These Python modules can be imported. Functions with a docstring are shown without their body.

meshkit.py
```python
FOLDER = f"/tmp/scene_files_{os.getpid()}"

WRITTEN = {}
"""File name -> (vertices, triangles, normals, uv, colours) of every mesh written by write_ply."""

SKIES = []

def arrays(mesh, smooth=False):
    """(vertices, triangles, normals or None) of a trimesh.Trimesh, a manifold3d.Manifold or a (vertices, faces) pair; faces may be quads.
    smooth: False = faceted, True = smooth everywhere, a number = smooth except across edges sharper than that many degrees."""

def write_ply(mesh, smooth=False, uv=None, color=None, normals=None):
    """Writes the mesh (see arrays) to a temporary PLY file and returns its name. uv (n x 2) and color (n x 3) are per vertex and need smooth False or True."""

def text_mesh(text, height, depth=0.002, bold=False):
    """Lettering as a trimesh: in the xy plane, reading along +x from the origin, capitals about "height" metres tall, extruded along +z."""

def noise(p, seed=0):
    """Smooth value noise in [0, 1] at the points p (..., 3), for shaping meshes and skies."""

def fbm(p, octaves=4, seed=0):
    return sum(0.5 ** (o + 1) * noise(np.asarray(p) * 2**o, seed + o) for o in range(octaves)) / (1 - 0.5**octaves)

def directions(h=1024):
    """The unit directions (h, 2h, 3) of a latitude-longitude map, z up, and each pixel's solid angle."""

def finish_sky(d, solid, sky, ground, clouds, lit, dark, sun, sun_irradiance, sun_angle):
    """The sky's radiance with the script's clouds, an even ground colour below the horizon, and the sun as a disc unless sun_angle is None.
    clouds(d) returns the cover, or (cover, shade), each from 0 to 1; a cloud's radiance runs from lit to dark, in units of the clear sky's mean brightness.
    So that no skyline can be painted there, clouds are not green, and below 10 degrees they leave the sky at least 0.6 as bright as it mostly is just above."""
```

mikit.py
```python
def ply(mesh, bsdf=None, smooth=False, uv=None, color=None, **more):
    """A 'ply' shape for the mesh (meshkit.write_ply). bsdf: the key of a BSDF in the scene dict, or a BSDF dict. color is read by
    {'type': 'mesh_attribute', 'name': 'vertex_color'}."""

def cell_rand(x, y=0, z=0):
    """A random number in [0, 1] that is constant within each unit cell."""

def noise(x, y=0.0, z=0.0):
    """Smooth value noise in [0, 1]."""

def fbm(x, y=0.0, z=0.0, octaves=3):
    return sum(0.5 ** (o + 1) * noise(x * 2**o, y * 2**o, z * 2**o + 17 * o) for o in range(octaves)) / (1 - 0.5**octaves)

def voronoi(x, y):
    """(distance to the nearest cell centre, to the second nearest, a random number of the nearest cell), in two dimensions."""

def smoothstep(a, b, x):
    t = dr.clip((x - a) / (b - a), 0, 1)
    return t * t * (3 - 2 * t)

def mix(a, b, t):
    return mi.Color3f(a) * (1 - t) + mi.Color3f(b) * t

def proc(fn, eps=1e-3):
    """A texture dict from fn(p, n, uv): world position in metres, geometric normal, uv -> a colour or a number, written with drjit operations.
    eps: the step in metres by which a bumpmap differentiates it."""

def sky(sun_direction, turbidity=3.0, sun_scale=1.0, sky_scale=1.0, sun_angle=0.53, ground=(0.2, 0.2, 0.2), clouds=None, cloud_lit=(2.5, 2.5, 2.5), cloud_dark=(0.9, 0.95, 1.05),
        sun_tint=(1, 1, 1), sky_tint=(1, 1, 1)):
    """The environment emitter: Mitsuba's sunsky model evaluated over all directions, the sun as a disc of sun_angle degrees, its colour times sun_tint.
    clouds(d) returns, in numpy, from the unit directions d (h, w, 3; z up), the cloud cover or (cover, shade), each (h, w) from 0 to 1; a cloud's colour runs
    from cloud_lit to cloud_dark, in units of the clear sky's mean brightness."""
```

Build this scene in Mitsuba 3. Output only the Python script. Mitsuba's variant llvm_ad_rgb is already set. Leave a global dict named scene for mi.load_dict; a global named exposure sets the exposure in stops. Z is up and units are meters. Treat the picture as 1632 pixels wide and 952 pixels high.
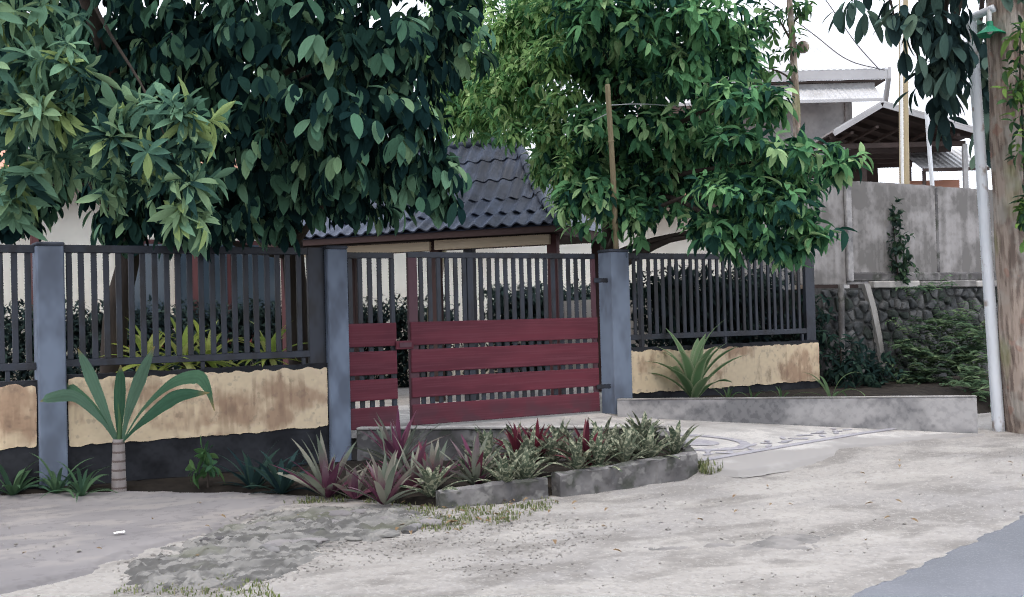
import math
import random
import numpy as np
import trimesh
import shapely
from shapely.geometry import Polygon, LineString
import mitsuba as mi
import drjit as dr
import mikit
import meshkit
from mikit import proc, noise, fbm, voronoi, smoothstep, mix

rng = np.random.default_rng(7)
random.seed(7)
T = mi.ScalarTransform4f
scene, labels = {}, {}

# ------------------------------------------------------------------ camera, sky, exposure
EYE = np.array([-8.356, -11.677, 1.15])
FWD = np.array([0.5233, 0.8520, 0.0191])
UP = np.array([0.0123, -0.0299, 0.9995])
TANX = math.tan(math.radians(47.995 / 2))
scene['camera'] = {'type': 'perspective', 'fov': 47.995, 'fov_axis': 'x', 'near_clip': 0.05, 'far_clip': 2000.0,
                   'to_world': T().look_at(origin=EYE.tolist(), target=(EYE + FWD * 10).tolist(), up=UP.tolist())}
# an overcast sky: brightest overhead, about 0.4 of that near the horizon
scene['sky'] = mikit.sky([-0.30, -0.45, 1.0], turbidity=4, sun_scale=0.15, sun_angle=25,
                         clouds=lambda d: (np.ones(d.shape[:2]), 1 - np.clip(d[..., 2], 0, 1) ** 0.9),
                         cloud_lit=(4.2, 4.38, 4.85), cloud_dark=(2.0, 2.08, 2.28), ground=(0.16, 0.16, 0.155))
exposure = 2.45

# ------------------------------------------------------------------ measured places (metres)
DARK_TREE = [(-5.6,0.06,4.08,0.69,0.5,1),(-5.05,-0.86,3.99,0.72,0.54,1),(-4.47,-1.8,3.78,0.74,0.52,1),(-3.79,-2.22,3.76,0.69,0.52,1),(-3.08,-2.07,3.93,0.42,0.42,1),(-5.34,-0.08,3.32,0.63,0.5,1),(-4.87,-1.54,3.11,0.63,0.46,1),(-4.27,-2.14,2.99,0.67,0.45,1),(-3.7,-2.25,3.01,0.36,0.46,1),(-5.14,-0.42,2.63,0.55,0.34,1),(-4.56,-1.13,2.6,0.66,0.36,1),(-3.98,-1.72,2.58,0.59,0.32,1),(-3.37,-2.09,2.62,0.39,0.32,1),(-5.6,0.45,2.68,0.32,0.39,1),(-5.02,-0.61,2.24,0.49,0.17,1),(-4.44,-0.96,2.22,0.49,0.16,1),(-3.9,-1.53,2.31,0.42,0.16,1),(-3.32,-2.12,2.38,0.29,0.16,1),(-5.89,-1.31,5.19,0.95,0.5,1),(-4.99,-2.79,4.89,0.92,0.46,1),(-3.85,-3.26,4.84,0.68,0.42,1),(-5.44,-2.31,6.09,1.36,0.58,1),(-4.32,-3.23,5.95,1.13,0.56,1),(-5.05,-0.3,5.19,1.13,0.75,1),(-3.71,-1.12,5.21,1.13,0.75,1),(-2.66,-1.41,5.1,0.64,0.64,1),(-6.03,0.89,5.01,0.79,0.65,1),(-4.59,1.44,3.85,1.44,1.01,1),(-3.24,0.61,3.8,1.3,1.01,1),(-5.75,1.46,3.62,0.82,0.82,1),(-6.28,1.77,3.91,0.76,1.03,1),(-4.19,0.52,2.61,1.31,0.34,1),(-3.1,-0.39,2.82,0.81,0.41,1),(-6.38,1.63,2.72,0.41,0.47,1),(-5.58,1.14,2.39,0.15,0.2,1),(-6.53,1.26,2.34,0.3,0.24,1),(-6.36,1.38,2.72,0.4,0.25,1),(-5.47,0.61,2.34,0.34,0.27,1),(-5.14,0.17,2.24,0.31,0.21,1),(-4.82,-0.26,2.17,0.25,0.14,1),(-5.86,1.3,2.96,0.41,0.23,1)]
PALE_TREE = [(-6.85,-1.98,3.64,0.45,0.2,1),(-6.62,-2.46,3.16,0.24,0.19,1),(-6.87,-2.07,3.22,0.29,0.25,1),(-6.92,-2.03,2.83,0.25,0.22,1),(-6.64,-2.32,2.85,0.29,0.22,1),(-6.34,-2.62,2.6,0.24,0.17,1),(-6.11,-2.77,2.84,0.19,0.17,1),(-5.89,-3.01,2.74,0.23,0.18,1),(-6.05,-2.79,2.47,0.29,0.17,1),(-5.87,-2.9,2.23,0.23,0.18,1),(-6.21,-2.46,2.31,0.25,0.2,1),(-6.46,-2.07,2.55,0.25,0.18,1),(-5.83,-2.8,1.97,0.17,0.15,1),(-6.76,-1.89,2.53,0.25,0.2,1),(-6.94,-1.66,2.33,0.2,0.25,1),(-7.0,-1.78,4.12,0.8,0.3,1)]
GREEN_TREE = [(-0.54,-0.71,4.6,0.37,0.44,1),(-0.16,-1.18,4.6,0.65,0.44,1),(0.49,-1.58,4.51,0.54,0.44,1),(1.03,-1.66,4.18,0.31,0.37,1),(-0.2,-0.31,3.5,0.27,0.27,1),(0.36,-0.54,4.0,0.48,0.35,1),(0.43,-1.29,3.98,0.37,0.37,1),(0.58,-1.96,3.54,0.43,0.28,1),(1.02,-2.11,3.55,0.36,0.26,1),(0.09,0.07,2.61,0.5,0.41,1.5),(1.33,1.11,3.17,0.96,0.61,1.2),(2.08,0.65,3.15,0.79,0.61,1.2),(0.81,1.42,3.4,0.44,0.35,1.2),(0.13,0.32,2.94,0.32,0.27,1),(0.59,-0.18,2.38,0.35,0.35,1),(-0.0,0.75,3.23,0.25,0.29,1),(1.07,-1.53,2.27,0.45,0.25,1),(1.58,-1.85,2.41,0.37,0.3,1),(0.61,-1.71,2.09,0.32,0.19,1.4),(0.91,-2.01,1.95,0.37,0.19,1.4),(1.18,-2.17,1.86,0.29,0.14,1.3),(0.78,-1.84,3.07,0.5,0.26,1),(1.18,-2.32,2.95,0.5,0.21,1),(1.58,-2.68,2.78,0.32,0.17,1),(0.48,-1.88,2.51,0.37,0.26,1),(0.86,-2.22,2.35,0.44,0.3,1),(1.2,-2.54,2.01,0.29,0.22,1),(0.63,-1.37,2.17,0.27,0.22,1),(0.56,-0.07,3.47,0.8,0.35,1),(1.17,-0.44,3.25,0.72,0.48,1),(0.95,-0.06,2.81,0.65,0.4,1),(1.91,-0.88,2.83,0.88,0.48,1),(0.53,0.4,4.4,0.98,0.9,1),(1.45,-0.4,4.32,0.73,0.73,1),(-0.24,-0.33,5.64,1.07,0.61,1),(0.81,-0.97,5.61,0.92,0.61,1),(1.47,-1.55,2.73,0.68,0.3,1)]
BRIGHT_TREE = [(-0.16,2.94,4.11,0.42,0.33,1),(0.02,2.36,3.98,0.41,0.27,1),(0.08,1.62,4.08,0.31,0.4,1),(-0.06,2.64,4.52,0.45,0.36,1),(-0.22,3.2,4.52,0.37,0.46,1),(0.27,1.52,3.17,0.21,0.22,1),(-0.24,3.44,5.13,0.47,0.56,1),(-0.44,0.18,4.34,0.34,0.34,1),(-0.28,0.09,3.83,0.28,0.28,1),(-0.26,0.28,4.94,0.35,0.35,1),(-0.14,0.25,3.31,0.21,0.19,0.8),(0.26,1.29,3.31,0.29,0.26,1),(0.22,0.86,2.84,0.2,0.3,1),(-0.47,1.24,4.89,0.36,0.41,1),(-0.26,0.87,5.0,0.33,0.45,1),(-0.23,0.87,4.34,0.38,0.36,1),(-0.47,1.37,4.17,0.42,0.37,1),(-0.63,1.82,4.49,0.26,0.43,1),(-0.28,0.57,3.51,0.27,0.27,1),(-0.2,0.18,3.06,0.17,0.19,0.7),(-0.35,1.19,3.6,0.3,0.22,0.7),(-0.17,0.84,3.85,0.33,0.25,1),(0.97,4.79,5.95,0.62,0.73,1),(1.23,4.06,5.2,0.61,0.71,1),(1.0,4.79,4.91,0.52,0.52,1),(1.26,4.64,4.44,0.57,0.41,1),(1.67,3.78,5.49,0.5,0.81,1),(1.93,3.6,6.29,0.81,0.61,1),(0.98,4.75,7.09,1.04,0.73,1),(0.83,5.49,4.6,0.43,0.53,1)]
DROOPY_TREE = [(1.49,-3.01,4.48,0.25,0.15,0.7),(1.76,-3.29,4.32,0.19,0.25,0.5),(1.88,-3.48,4.19,0.27,0.34,1),(2.11,-3.62,4.28,0.3,0.34,1),(2.35,-3.53,4.05,0.21,0.34,1),(2.22,-3.56,3.86,0.27,0.38,1),(2.51,-3.38,3.54,0.17,0.32,1),(2.09,-3.36,3.72,0.18,0.27,0.8),(2.65,-3.23,3.3,0.16,0.14,0.6),(4.23,-2.58,4.3,0.2,0.71,1),(2.05,-3.37,4.96,0.76,0.41,1),(3.17,-3.82,4.99,0.63,0.42,1),(4.29,-2.59,3.44,0.16,0.47,0.7)]
TRUNK_LEAVES = [(2.81,-4.03,3.58,0.15,0.34,1),(2.83,-4.04,3.01,0.14,0.34,1),(2.75,-4.13,4.1,0.16,0.17,1),(2.95,-3.97,2.24,0.1,0.41,1)]
SLIM_TREE = [(4.45,1.48,5.67,0.39,0.39,0.7),(4.91,1.21,5.26,0.26,0.39,0.6),(5.0,1.14,5.9,0.39,0.26,0.7),(4.45,1.5,4.98,0.33,0.26,0.7),(4.34,1.53,6.46,0.79,0.39,1)]
FERN_PATCH = [(5.78,-0.39,0.53,0.46,0.37,1),(6.3,-0.72,0.89,0.28,0.37,1),(5.62,-0.18,0.72,0.28,0.37,0.6),(6.06,-1.03,0.35,0.22,0.45,1),(5.59,-0.85,0.01,0.54,0.22,1),(5.69,-0.33,0.17,0.56,0.37,1),(6.17,-0.63,0.52,0.46,0.56,1),(6.11,-0.37,0.99,0.38,0.34,0.7),(5.5,-1.38,0.03,0.35,0.35,1),(5.79,-0.42,1.51,0.33,0.17,0.7),(5.38,-0.14,0.18,0.33,0.28,0.6)]
WALL_VINE = [(5.91,0.19,2.59,0.13,0.25,1),(5.97,0.16,2.15,0.19,0.33,1),(6.01,0.14,1.77,0.21,0.23,1)]
LAMP_POLE = [(3.294,-3.307,-0.285),(3.206,-3.333,0.655),(3.109,-3.358,1.802),(3.019,-3.386,2.939),(2.932,-3.412,3.856),(2.887,-3.427,4.204),(2.86,-3.439,4.397),(2.847,-3.49,4.419),(2.863,-3.736,4.459)]
LAMP_SHADE = [(2.839,-3.697,4.445),(2.838,-3.693,4.306),(2.836,-3.69,4.209)]
BIG_TRUNK = [(3.667,-3.533,-0.404),(3.533,-3.579,0.074),(3.38,-3.633,1.431),(3.298,-3.673,2.844),(3.229,-3.72,4.245),(3.186,-3.726,5.654),(3.163,-3.735,6.71)]
BAMBOO_POLE = [(0.431,0.058,1.362),(0.358,-0.028,1.978),(0.006,-0.478,2.875),(-0.426,-0.997,3.848)]
WIRES_A = [(-0.327,-0.877,3.636),(0.079,-0.951,3.669),(1.043,-0.607,3.771)]
WIRES_B = [(-0.292,-0.838,3.557),(-0.156,0.018,3.515),(0.358,2.167,3.517)]
SKY_WIRE = [(11.053,6.777,7.51),(11.77,6.351,6.85),(12.492,5.914,6.586)]
SKY_WIRE2 = [(11.541,6.468,7.92),(11.956,6.23,7.198),(12.396,5.973,6.589)]
YELLOW_POST = [(6.808,0.804,2.82),(6.814,0.756,4.747),(6.837,0.702,6.573)]
WHITE_PIPE = [(7.366,0.693,2.928),(7.331,0.699,3.647),(7.296,0.704,4.366)]
SLIM_TRUNK = [(4.902,1.29,1.926),(4.895,1.246,4.086),(4.866,1.242,5.069),(4.819,1.248,6.052),(4.764,1.26,7.035)]
HOUSE_R = [(12.466,8.272,6.81),(14.159,7.232,6.819),(15.996,8.458,6.546),(12.404,8.305,7.056),(14.123,7.249,7.065),(13.628,6.976,6.632),(13.501,6.828,6.219),(11.94,7.787,6.222),(13.021,8.545,5.631),(14.17,7.823,6.373),(17.022,12.461,9.281),(19.391,11.012,9.023)]
SHED = [(9.971,3.97,5.285),(9.173,4.473,4.732),(11.546,3.018,4.609),(11.037,3.323,4.951),(9.792,4.115,3.735),(10.754,3.525,3.705),(11.198,4.417,4.09),(12.13,5.014,4.277),(12.949,4.5,4.757),(12.113,3.856,4.062)]
PALM_A = [(-5.897,-0.605,0.114),(-6.055,-0.63,0.342),(-6.27,-0.621,0.562),(-6.493,-0.601,0.562),(-6.561,-0.559,0.53)]
PALM_B = [(-5.897,-0.605,0.114),(-5.996,-0.492,0.435),(-6.107,-0.374,0.789),(-6.184,-0.331,0.992)]
PALM_C = [(-5.887,-0.611,0.114),(-5.861,-0.516,0.369),(-5.841,-0.475,0.632),(-5.833,-0.484,0.827)]
PALM_D = [(-5.867,-0.623,0.113),(-5.803,-0.669,0.432),(-5.7,-0.74,0.75),(-5.597,-0.809,0.998)]
PALM_E = [(-5.867,-0.623,0.113),(-5.746,-0.88,0.411),(-5.563,-1.174,0.658),(-5.373,-1.351,0.722),(-5.297,-1.431,0.62),(-5.254,-1.499,0.412)]
PALM_F = [(-5.867,-0.623,0.113),(-5.76,-1.046,0.347),(-5.557,-1.352,0.552),(-5.314,-1.56,0.581)]
PALM_G = [(-5.907,-0.599,0.114),(-6.039,-0.29,0.428),(-6.245,-0.051,0.656),(-6.464,0.082,0.735)]
PALM_TRUNK = [(-5.882,-0.544,-0.389),(-5.89,-0.581,-0.093),(-5.892,-0.609,0.143)]
EDGE = [(-6.813,0.175,-0.36),(-5.862,-0.458,-0.36),(-4.996,-1.327,-0.36),(-4.367,-2.176,-0.36),(-4.093,-2.871,-0.36),(-3.925,-3.231,-0.36)]
SLAB_EDGE = [(-4.052,-2.786,-0.38),(-4.33,-2.365,-0.38),(-4.753,-2.266,-0.38),(-5.373,-2.785,-0.38),(-5.918,-3.279,-0.38),(-6.351,-3.568,-0.38),(-6.961,-4.178,-0.38),(-7.553,-4.415,-0.38)]
MUD_PATCH = [(-5.881,-3.31,-0.38),(-5.212,-2.618,-0.38),(-4.687,-2.665,-0.38),(-4.281,-3.254,-0.38),(-4.03,-3.844,-0.38),(-4.672,-4.056,-0.38),(-5.19,-4.117,-0.38),(-5.668,-4.631,-0.38),(-5.988,-4.943,-0.38),(-6.348,-4.868,-0.38),(-6.624,-4.652,-0.38),(-6.618,-3.994,-0.38)]
GRASS_A = [(-4.225,-3.14,-0.37),(-3.926,-3.233,-0.37),(-3.116,-3.506,-0.37),(-3.219,-3.759,-0.37),(-4.092,-4.148,-0.37),(-4.46,-4.043,-0.37)]
GRASS_B = [(-6.653,-4.622,-0.4),(-6.361,-4.516,-0.4),(-6.152,-4.85,-0.4),(-6.217,-5.27,-0.4),(-6.77,-4.953,-0.4)]
RUTS = [(-2.966,-5.782,-0.42),(-2.535,-5.699,-0.42),(-2.116,-5.893,-0.42),(-2.58,-6.097,-0.42),(-3.115,-6.061,-0.42)]
RUT_B = [(-4.391,-5.757,-0.42),(-3.655,-5.495,-0.42),(-3.002,-5.696,-0.42)]
PLANT_SPOTS = [(-4.503,-2.293,-0.3),(-4.331,-3.034,-0.3),(-3.764,-2.455,-0.3),(-6.755,-0.199,-0.3),(-6.44,-0.427,-0.3),(-6.238,-0.658,-0.3),(-5.207,-1.163,-0.3),(-4.866,-1.469,-0.3),(-4.735,-1.842,-0.3),(-4.345,-2.667,-0.3)]
BED_SPOTS = [(-3.744,-2.899,-0.2),(-3.321,-2.464,-0.2),(-3.401,-2.949,-0.2),(-2.95,-2.511,-0.2),(-2.982,-2.894,-0.2),(-2.692,-2.753,-0.2),(-2.439,-2.682,-0.2),(-2.257,-2.728,-0.2),(-2.045,-2.734,-0.2),(-1.749,-2.682,-0.2),(-1.345,-2.503,-0.2),(-0.95,-2.356,-0.2),(-0.705,-2.36,-0.2),(-3.024,-1.8,-0.2),(-2.617,-1.704,-0.2),(-2.256,-1.836,-0.2),(-1.891,-1.97,-0.2),(-1.388,-1.921,-0.2),(-0.906,-1.823,-0.2),(-0.484,-1.719,-0.2),(-3.298,-3.305,-0.2),(-3.059,-3.522,-0.2),(-2.305,-3.293,-0.2),(-1.982,-3.238,-0.2),(-1.617,-3.143,-0.2),(-1.316,-3.099,-0.2),(-2.568,-3.278,-0.2),(-0.601,-2.131,-0.2),(-3.962,-3.198,-0.2),(-3.691,-3.298,-0.2)]
CORDYLINES = [(-2.714,-2.548,-0.2),(-2.333,-3.09,-0.2),(-2.496,-2.501,-0.2)]
RING = [(-0.179,-1.563,-0.13),(0.154,-1.814,-0.13),(0.016,-2.455,-0.13),(-0.555,-2.915,-0.13),(-0.993,-2.951,-0.13)]
LITTER_SPOTS = [(-6.428,-2.972,-0.4),(-4.017,-3.402,-0.4),(-3.579,-4.219,-0.4),(-1.416,-4.377,-0.4),(-2.047,-6.662,-0.4),(-4.485,-3.67,-0.4)]


# ------------------------------------------------------------------ helpers: names, meshes
def num(name):
    if name not in scene and name not in labels:
        return name
    i = 1
    while f'{name}_{i:03d}' in scene or f'{name}_{i:03d}' in labels:
        i += 1
    return f'{name}_{i:03d}'


COUNT = {}


def nextkey(name):
    n = COUNT.get(name, 0)
    COUNT[name] = n + 1
    return name if n == 0 else f'{name}_{n:03d}'


def thing(name, label, cat, group=None):
    key = nextkey(name)
    labels[key] = {'label': label, 'category': cat}
    if group:
        labels[key]['group'] = group
    return key


def put(parent, name, mesh, mat=None, smooth=False, label=None, kind=None, to_world=None, **kw):
    """One entry of the scene: a mesh, or a ready ply dict that alike pieces share."""
    key = nextkey(f'{parent}__{name}' if parent else name)
    d = mesh if isinstance(mesh, dict) else mikit.ply(mesh, mat, smooth, **kw)
    scene[key] = {**d, 'to_world': to_world} if to_world is not None else dict(d)
    if label or kind:
        labels[key] = {}
        if label:
            labels[key]['label'] = label
        if kind:
            labels[key]['kind'] = kind
    return key


def struct(name, mesh, mat, smooth=False):
    return put(None, name, mesh, mat, smooth, kind='structure')


def tm(v, f):
    v, f = np.asarray(v, float), np.asarray(f, int)
    if f.shape[1] == 4:
        f = np.vstack([f[:, [0, 1, 2]], f[:, [0, 2, 3]]])
    return trimesh.Trimesh(v, f, process=False)


def cat(ms):
    vs, fs, o = [], [], 0
    for m in ms:
        vs.append(np.asarray(m.vertices))
        fs.append(np.asarray(m.faces) + o)
        o += len(m.vertices)
    return tm(np.vstack(vs), np.vstack(fs))


def box(x0, x1, y0, y1, z0, z1, c=0.004):
    """A box with chamfered edges."""
    c = min(c, (x1 - x0) / 3, (y1 - y0) / 3, (z1 - z0) / 3)
    lo, hi = np.array([x0, y0, z0]), np.array([x1, y1, z1])
    pts = []
    for sx in (0, 1):
        for sy in (0, 1):
            for sz in (0, 1):
                p = np.where([sx, sy, sz], hi, lo)
                d = np.where([sx, sy, sz], -c, c)
                for k in range(3):
                    q = p + d
                    q[k] = p[k]
                    pts.append(q)
    return trimesh.convex.convex_hull(np.array(pts))


def frame(m, o, u, n):
    """Local (along u, back n, up) to world at o."""
    u = np.array([u[0], u[1], 0.0]) / np.hypot(u[0], u[1])
    n = np.array([n[0], n[1], 0.0]) / np.hypot(n[0], n[1])
    v = np.asarray(m.vertices)
    w = np.asarray(o) + v[:, :1] * u + v[:, 1:2] * n + v[:, 2:3] * np.array([0, 0, 1.0])
    f = np.asarray(m.faces)
    if np.cross(u, n)[2] < 0:
        f = f[:, ::-1]
    return tm(w, f)


def spline(pts, n):
    """Catmull-Rom through the points."""
    p = np.asarray(pts, float)
    p = np.vstack([2 * p[0] - p[1], p, 2 * p[-1] - p[-2]])
    t = np.linspace(0, len(p) - 3 - 1e-9, n)
    i = t.astype(int)
    t = (t - i)[:, None]
    a, b, c, d = p[i], p[i + 1], p[i + 2], p[i + 3]
    return 0.5 * (2 * b + (c - a) * t + (2 * a - 5 * b + 4 * c - d) * t**2 + (3 * b - a - 3 * c + d) * t**3)


def tube(pts, radii, sides=10, n=None, rough=0.0, seed=0, caps=True):
    p = np.asarray(pts, float)
    r = np.broadcast_to(radii, (len(p),)).astype(float)
    if n:
        r = np.interp(np.linspace(0, 1, n), np.linspace(0, 1, len(p)), r)
        p = spline(p, n)
    t = np.gradient(p, axis=0)
    t /= np.linalg.norm(t, axis=1, keepdims=True) + 1e-12
    ref = np.array([1.0, 0, 0]) if abs(t[0][0]) < 0.8 else np.array([0, 1.0, 0])
    a = np.zeros_like(p)
    for i in range(len(p)):
        ref = ref - t[i] * (ref @ t[i])
        ref /= np.linalg.norm(ref) + 1e-12
        a[i] = ref
    b = np.cross(t, a)
    ang = np.arange(sides) * 2 * np.pi / sides
    ring = np.cos(ang)[None, :, None] * a[:, None] + np.sin(ang)[None, :, None] * b[:, None]
    v = p[:, None] + ring * r[:, None, None]
    if rough:
        k = meshkit.fbm(v * [5, 5, 1.7] + seed * 7.3, 4, seed) - 0.5
        v = v + ring * (k * 2 * rough)[..., None] * r[:, None, None]
    i, j = np.meshgrid(np.arange(len(p) - 1), np.arange(sides), indexing='ij')
    q = np.stack([i * sides + j, i * sides + (j + 1) % sides, (i + 1) * sides + (j + 1) % sides, (i + 1) * sides + j], -1).reshape(-1, 4)
    v = v.reshape(-1, 3)
    f = [q[:, [0, 1, 2]], q[:, [0, 2, 3]]]
    if caps:
        v = np.vstack([v, p[:1], p[-1:]])
        k = np.arange(sides)
        e = (len(p) - 1) * sides
        f += [np.stack([(k + 1) % sides, k, k * 0 + len(v) - 2], 1), np.stack([e + k, e + (k + 1) % sides, k * 0 + len(v) - 1], 1)]
    return tm(v, np.vstack(f))


def wall_poly(poly, y0, y1):
    """A polygon in x and z, extruded from y0 (front) to y1."""
    m = trimesh.creation.extrude_polygon(poly, y1 - y0)
    v = np.asarray(m.vertices)
    return tm(np.stack([v[:, 0], y1 - v[:, 2], v[:, 1]], 1), np.asarray(m.faces))


def ragged(x0, x1, z0, z1, amp=(0.012, 0.02, 0.035), r=0.03, seed=0, fine=0.0):
    """A rectangle with an irregular outline: amp at the sides, the top and the bottom."""
    g = np.random.default_rng(seed)
    a, b = int((x1 - x0) / 0.035) + 2, int((z1 - z0) / 0.035) + 2

    def wob(n, k):
        w = meshkit.fbm(np.stack([np.linspace(0, n * 0.35, n), np.full(n, seed * 3.1 + k), np.zeros(n)], 1), 3, seed) - 0.5
        return 2 * w + fine * g.normal(0, 1, n)
    xs, zs = np.linspace(x0, x1, a), np.linspace(z0, z1, b)
    pts = [(x, z0 + amp[2] * w) for x, w in zip(xs, wob(a, 1))][:-1] + [(x1 + amp[0] * w, z) for z, w in zip(zs, wob(b, 2))][:-1]
    pts += [(x, z1 + amp[1] * w) for x, w in zip(xs[::-1], wob(a, 3))][:-1] + [(x0 + amp[0] * w, z) for z, w in zip(zs[::-1], wob(b, 4))][:-1]
    return Polygon(pts).buffer(0).buffer(-r).buffer(r)


def prism(poly, z0, z1):
    m = trimesh.creation.extrude_polygon(poly, z1 - z0)
    m.apply_translation([0, 0, z0])
    return m


# ------------------------------------------------------------------ materials
def C(*c):
    return mi.Color3f(*c)


def mat(name, color, rough=0.85, spec=0.3, metallic=0.0, bump=None, eps=2e-3):
    d = {'type': 'principled', 'base_color': color if isinstance(color, dict) else {'type': 'rgb', 'value': list(color)},
         'roughness': rough, 'specular': spec, 'metallic': metallic}
    if bump:
        d = {'type': 'bumpmap', 'arbitrary': proc(bump, eps), 'scale': 1.0, 'bsdf': d}
    scene[name] = {'type': 'twosided', 'bsdf': d}
    return name


def concrete_color(base, dark, s=1.0, streak=0.0):
    def fn(p, n, uv):
        a = fbm(p.x * 2.6 * s, p.y * 2.6 * s, p.z * 2.6 * s, 4)
        b = fbm(p.x * 23 * s + 9, p.y * 23 * s, p.z * 17 * s, 3)
        k = smoothstep(0.36, 0.66, a) * 0.75 + 0.30 * smoothstep(0.4, 0.75, b)
        if streak:
            k = k + streak * smoothstep(0.45, 0.75, fbm(p.x * 6, p.y * 6, p.z * 0.8 + 3, 3)) + 0.5 * streak * smoothstep(0.35, 0.65, fbm(p.x * 11, p.y * 11, p.z * 0.5, 3))
        return mix(base, dark, dr.clip(k, 0, 1))
    return proc(fn)


def grit(p, n, uv):
    return 0.004 * fbm(p.x * 60, p.y * 60, p.z * 60, 3) + 0.010 * fbm(p.x * 9, p.y * 9, p.z * 9, 3)


mat('mat_concrete', concrete_color((0.359, 0.351, 0.351), (0.133, 0.133, 0.140)), bump=grit)
mat('mat_concrete_dark', proc(lambda p, n, uv: mix(mix(mix((0.165, 0.160, 0.160), (0.080, 0.077, 0.078), smoothstep(0.34, 0.64, fbm(p.x * 3.4, p.y * 3.4, p.z * 3.4, 4))), (0.045, 0.050, 0.040), 0.8 * smoothstep(0.50, 0.68, fbm(p.x * 8, p.y * 8, p.z * 6 + 4, 4))), (0.24, 0.235, 0.225), 0.5 * smoothstep(0.56, 0.72, fbm(p.x * 13 + 2, p.y * 13, p.z * 13, 3)))), bump=lambda p, n, uv: 0.008 * fbm(p.x * 45, p.y * 45, p.z * 45, 3) + 0.02 * fbm(p.x * 10, p.y * 10, p.z * 10, 3))
mat('mat_concrete_wall', concrete_color((0.318, 0.306, 0.303), (0.146, 0.140, 0.135), 0.8, 0.5), bump=grit)
mat('mat_base', concrete_color((0.028, 0.030, 0.036), (0.010, 0.011, 0.014), 1.5), bump=grit)
mat('mat_post_paint', proc(lambda p, n, uv: mix((0.169, 0.209, 0.280), (0.100, 0.121, 0.163), smoothstep(0.35, 0.75, fbm(p.x * 5, p.y * 5, p.z * 2.2, 4)))), 0.7, 0.4,
    bump=lambda p, n, uv: 0.004 * fbm(p.x * 14, p.y * 14, p.z * 14, 3))
mat('mat_post_cap', concrete_color((0.075, 0.085, 0.11), (0.03, 0.034, 0.045), 2.0))


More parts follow.
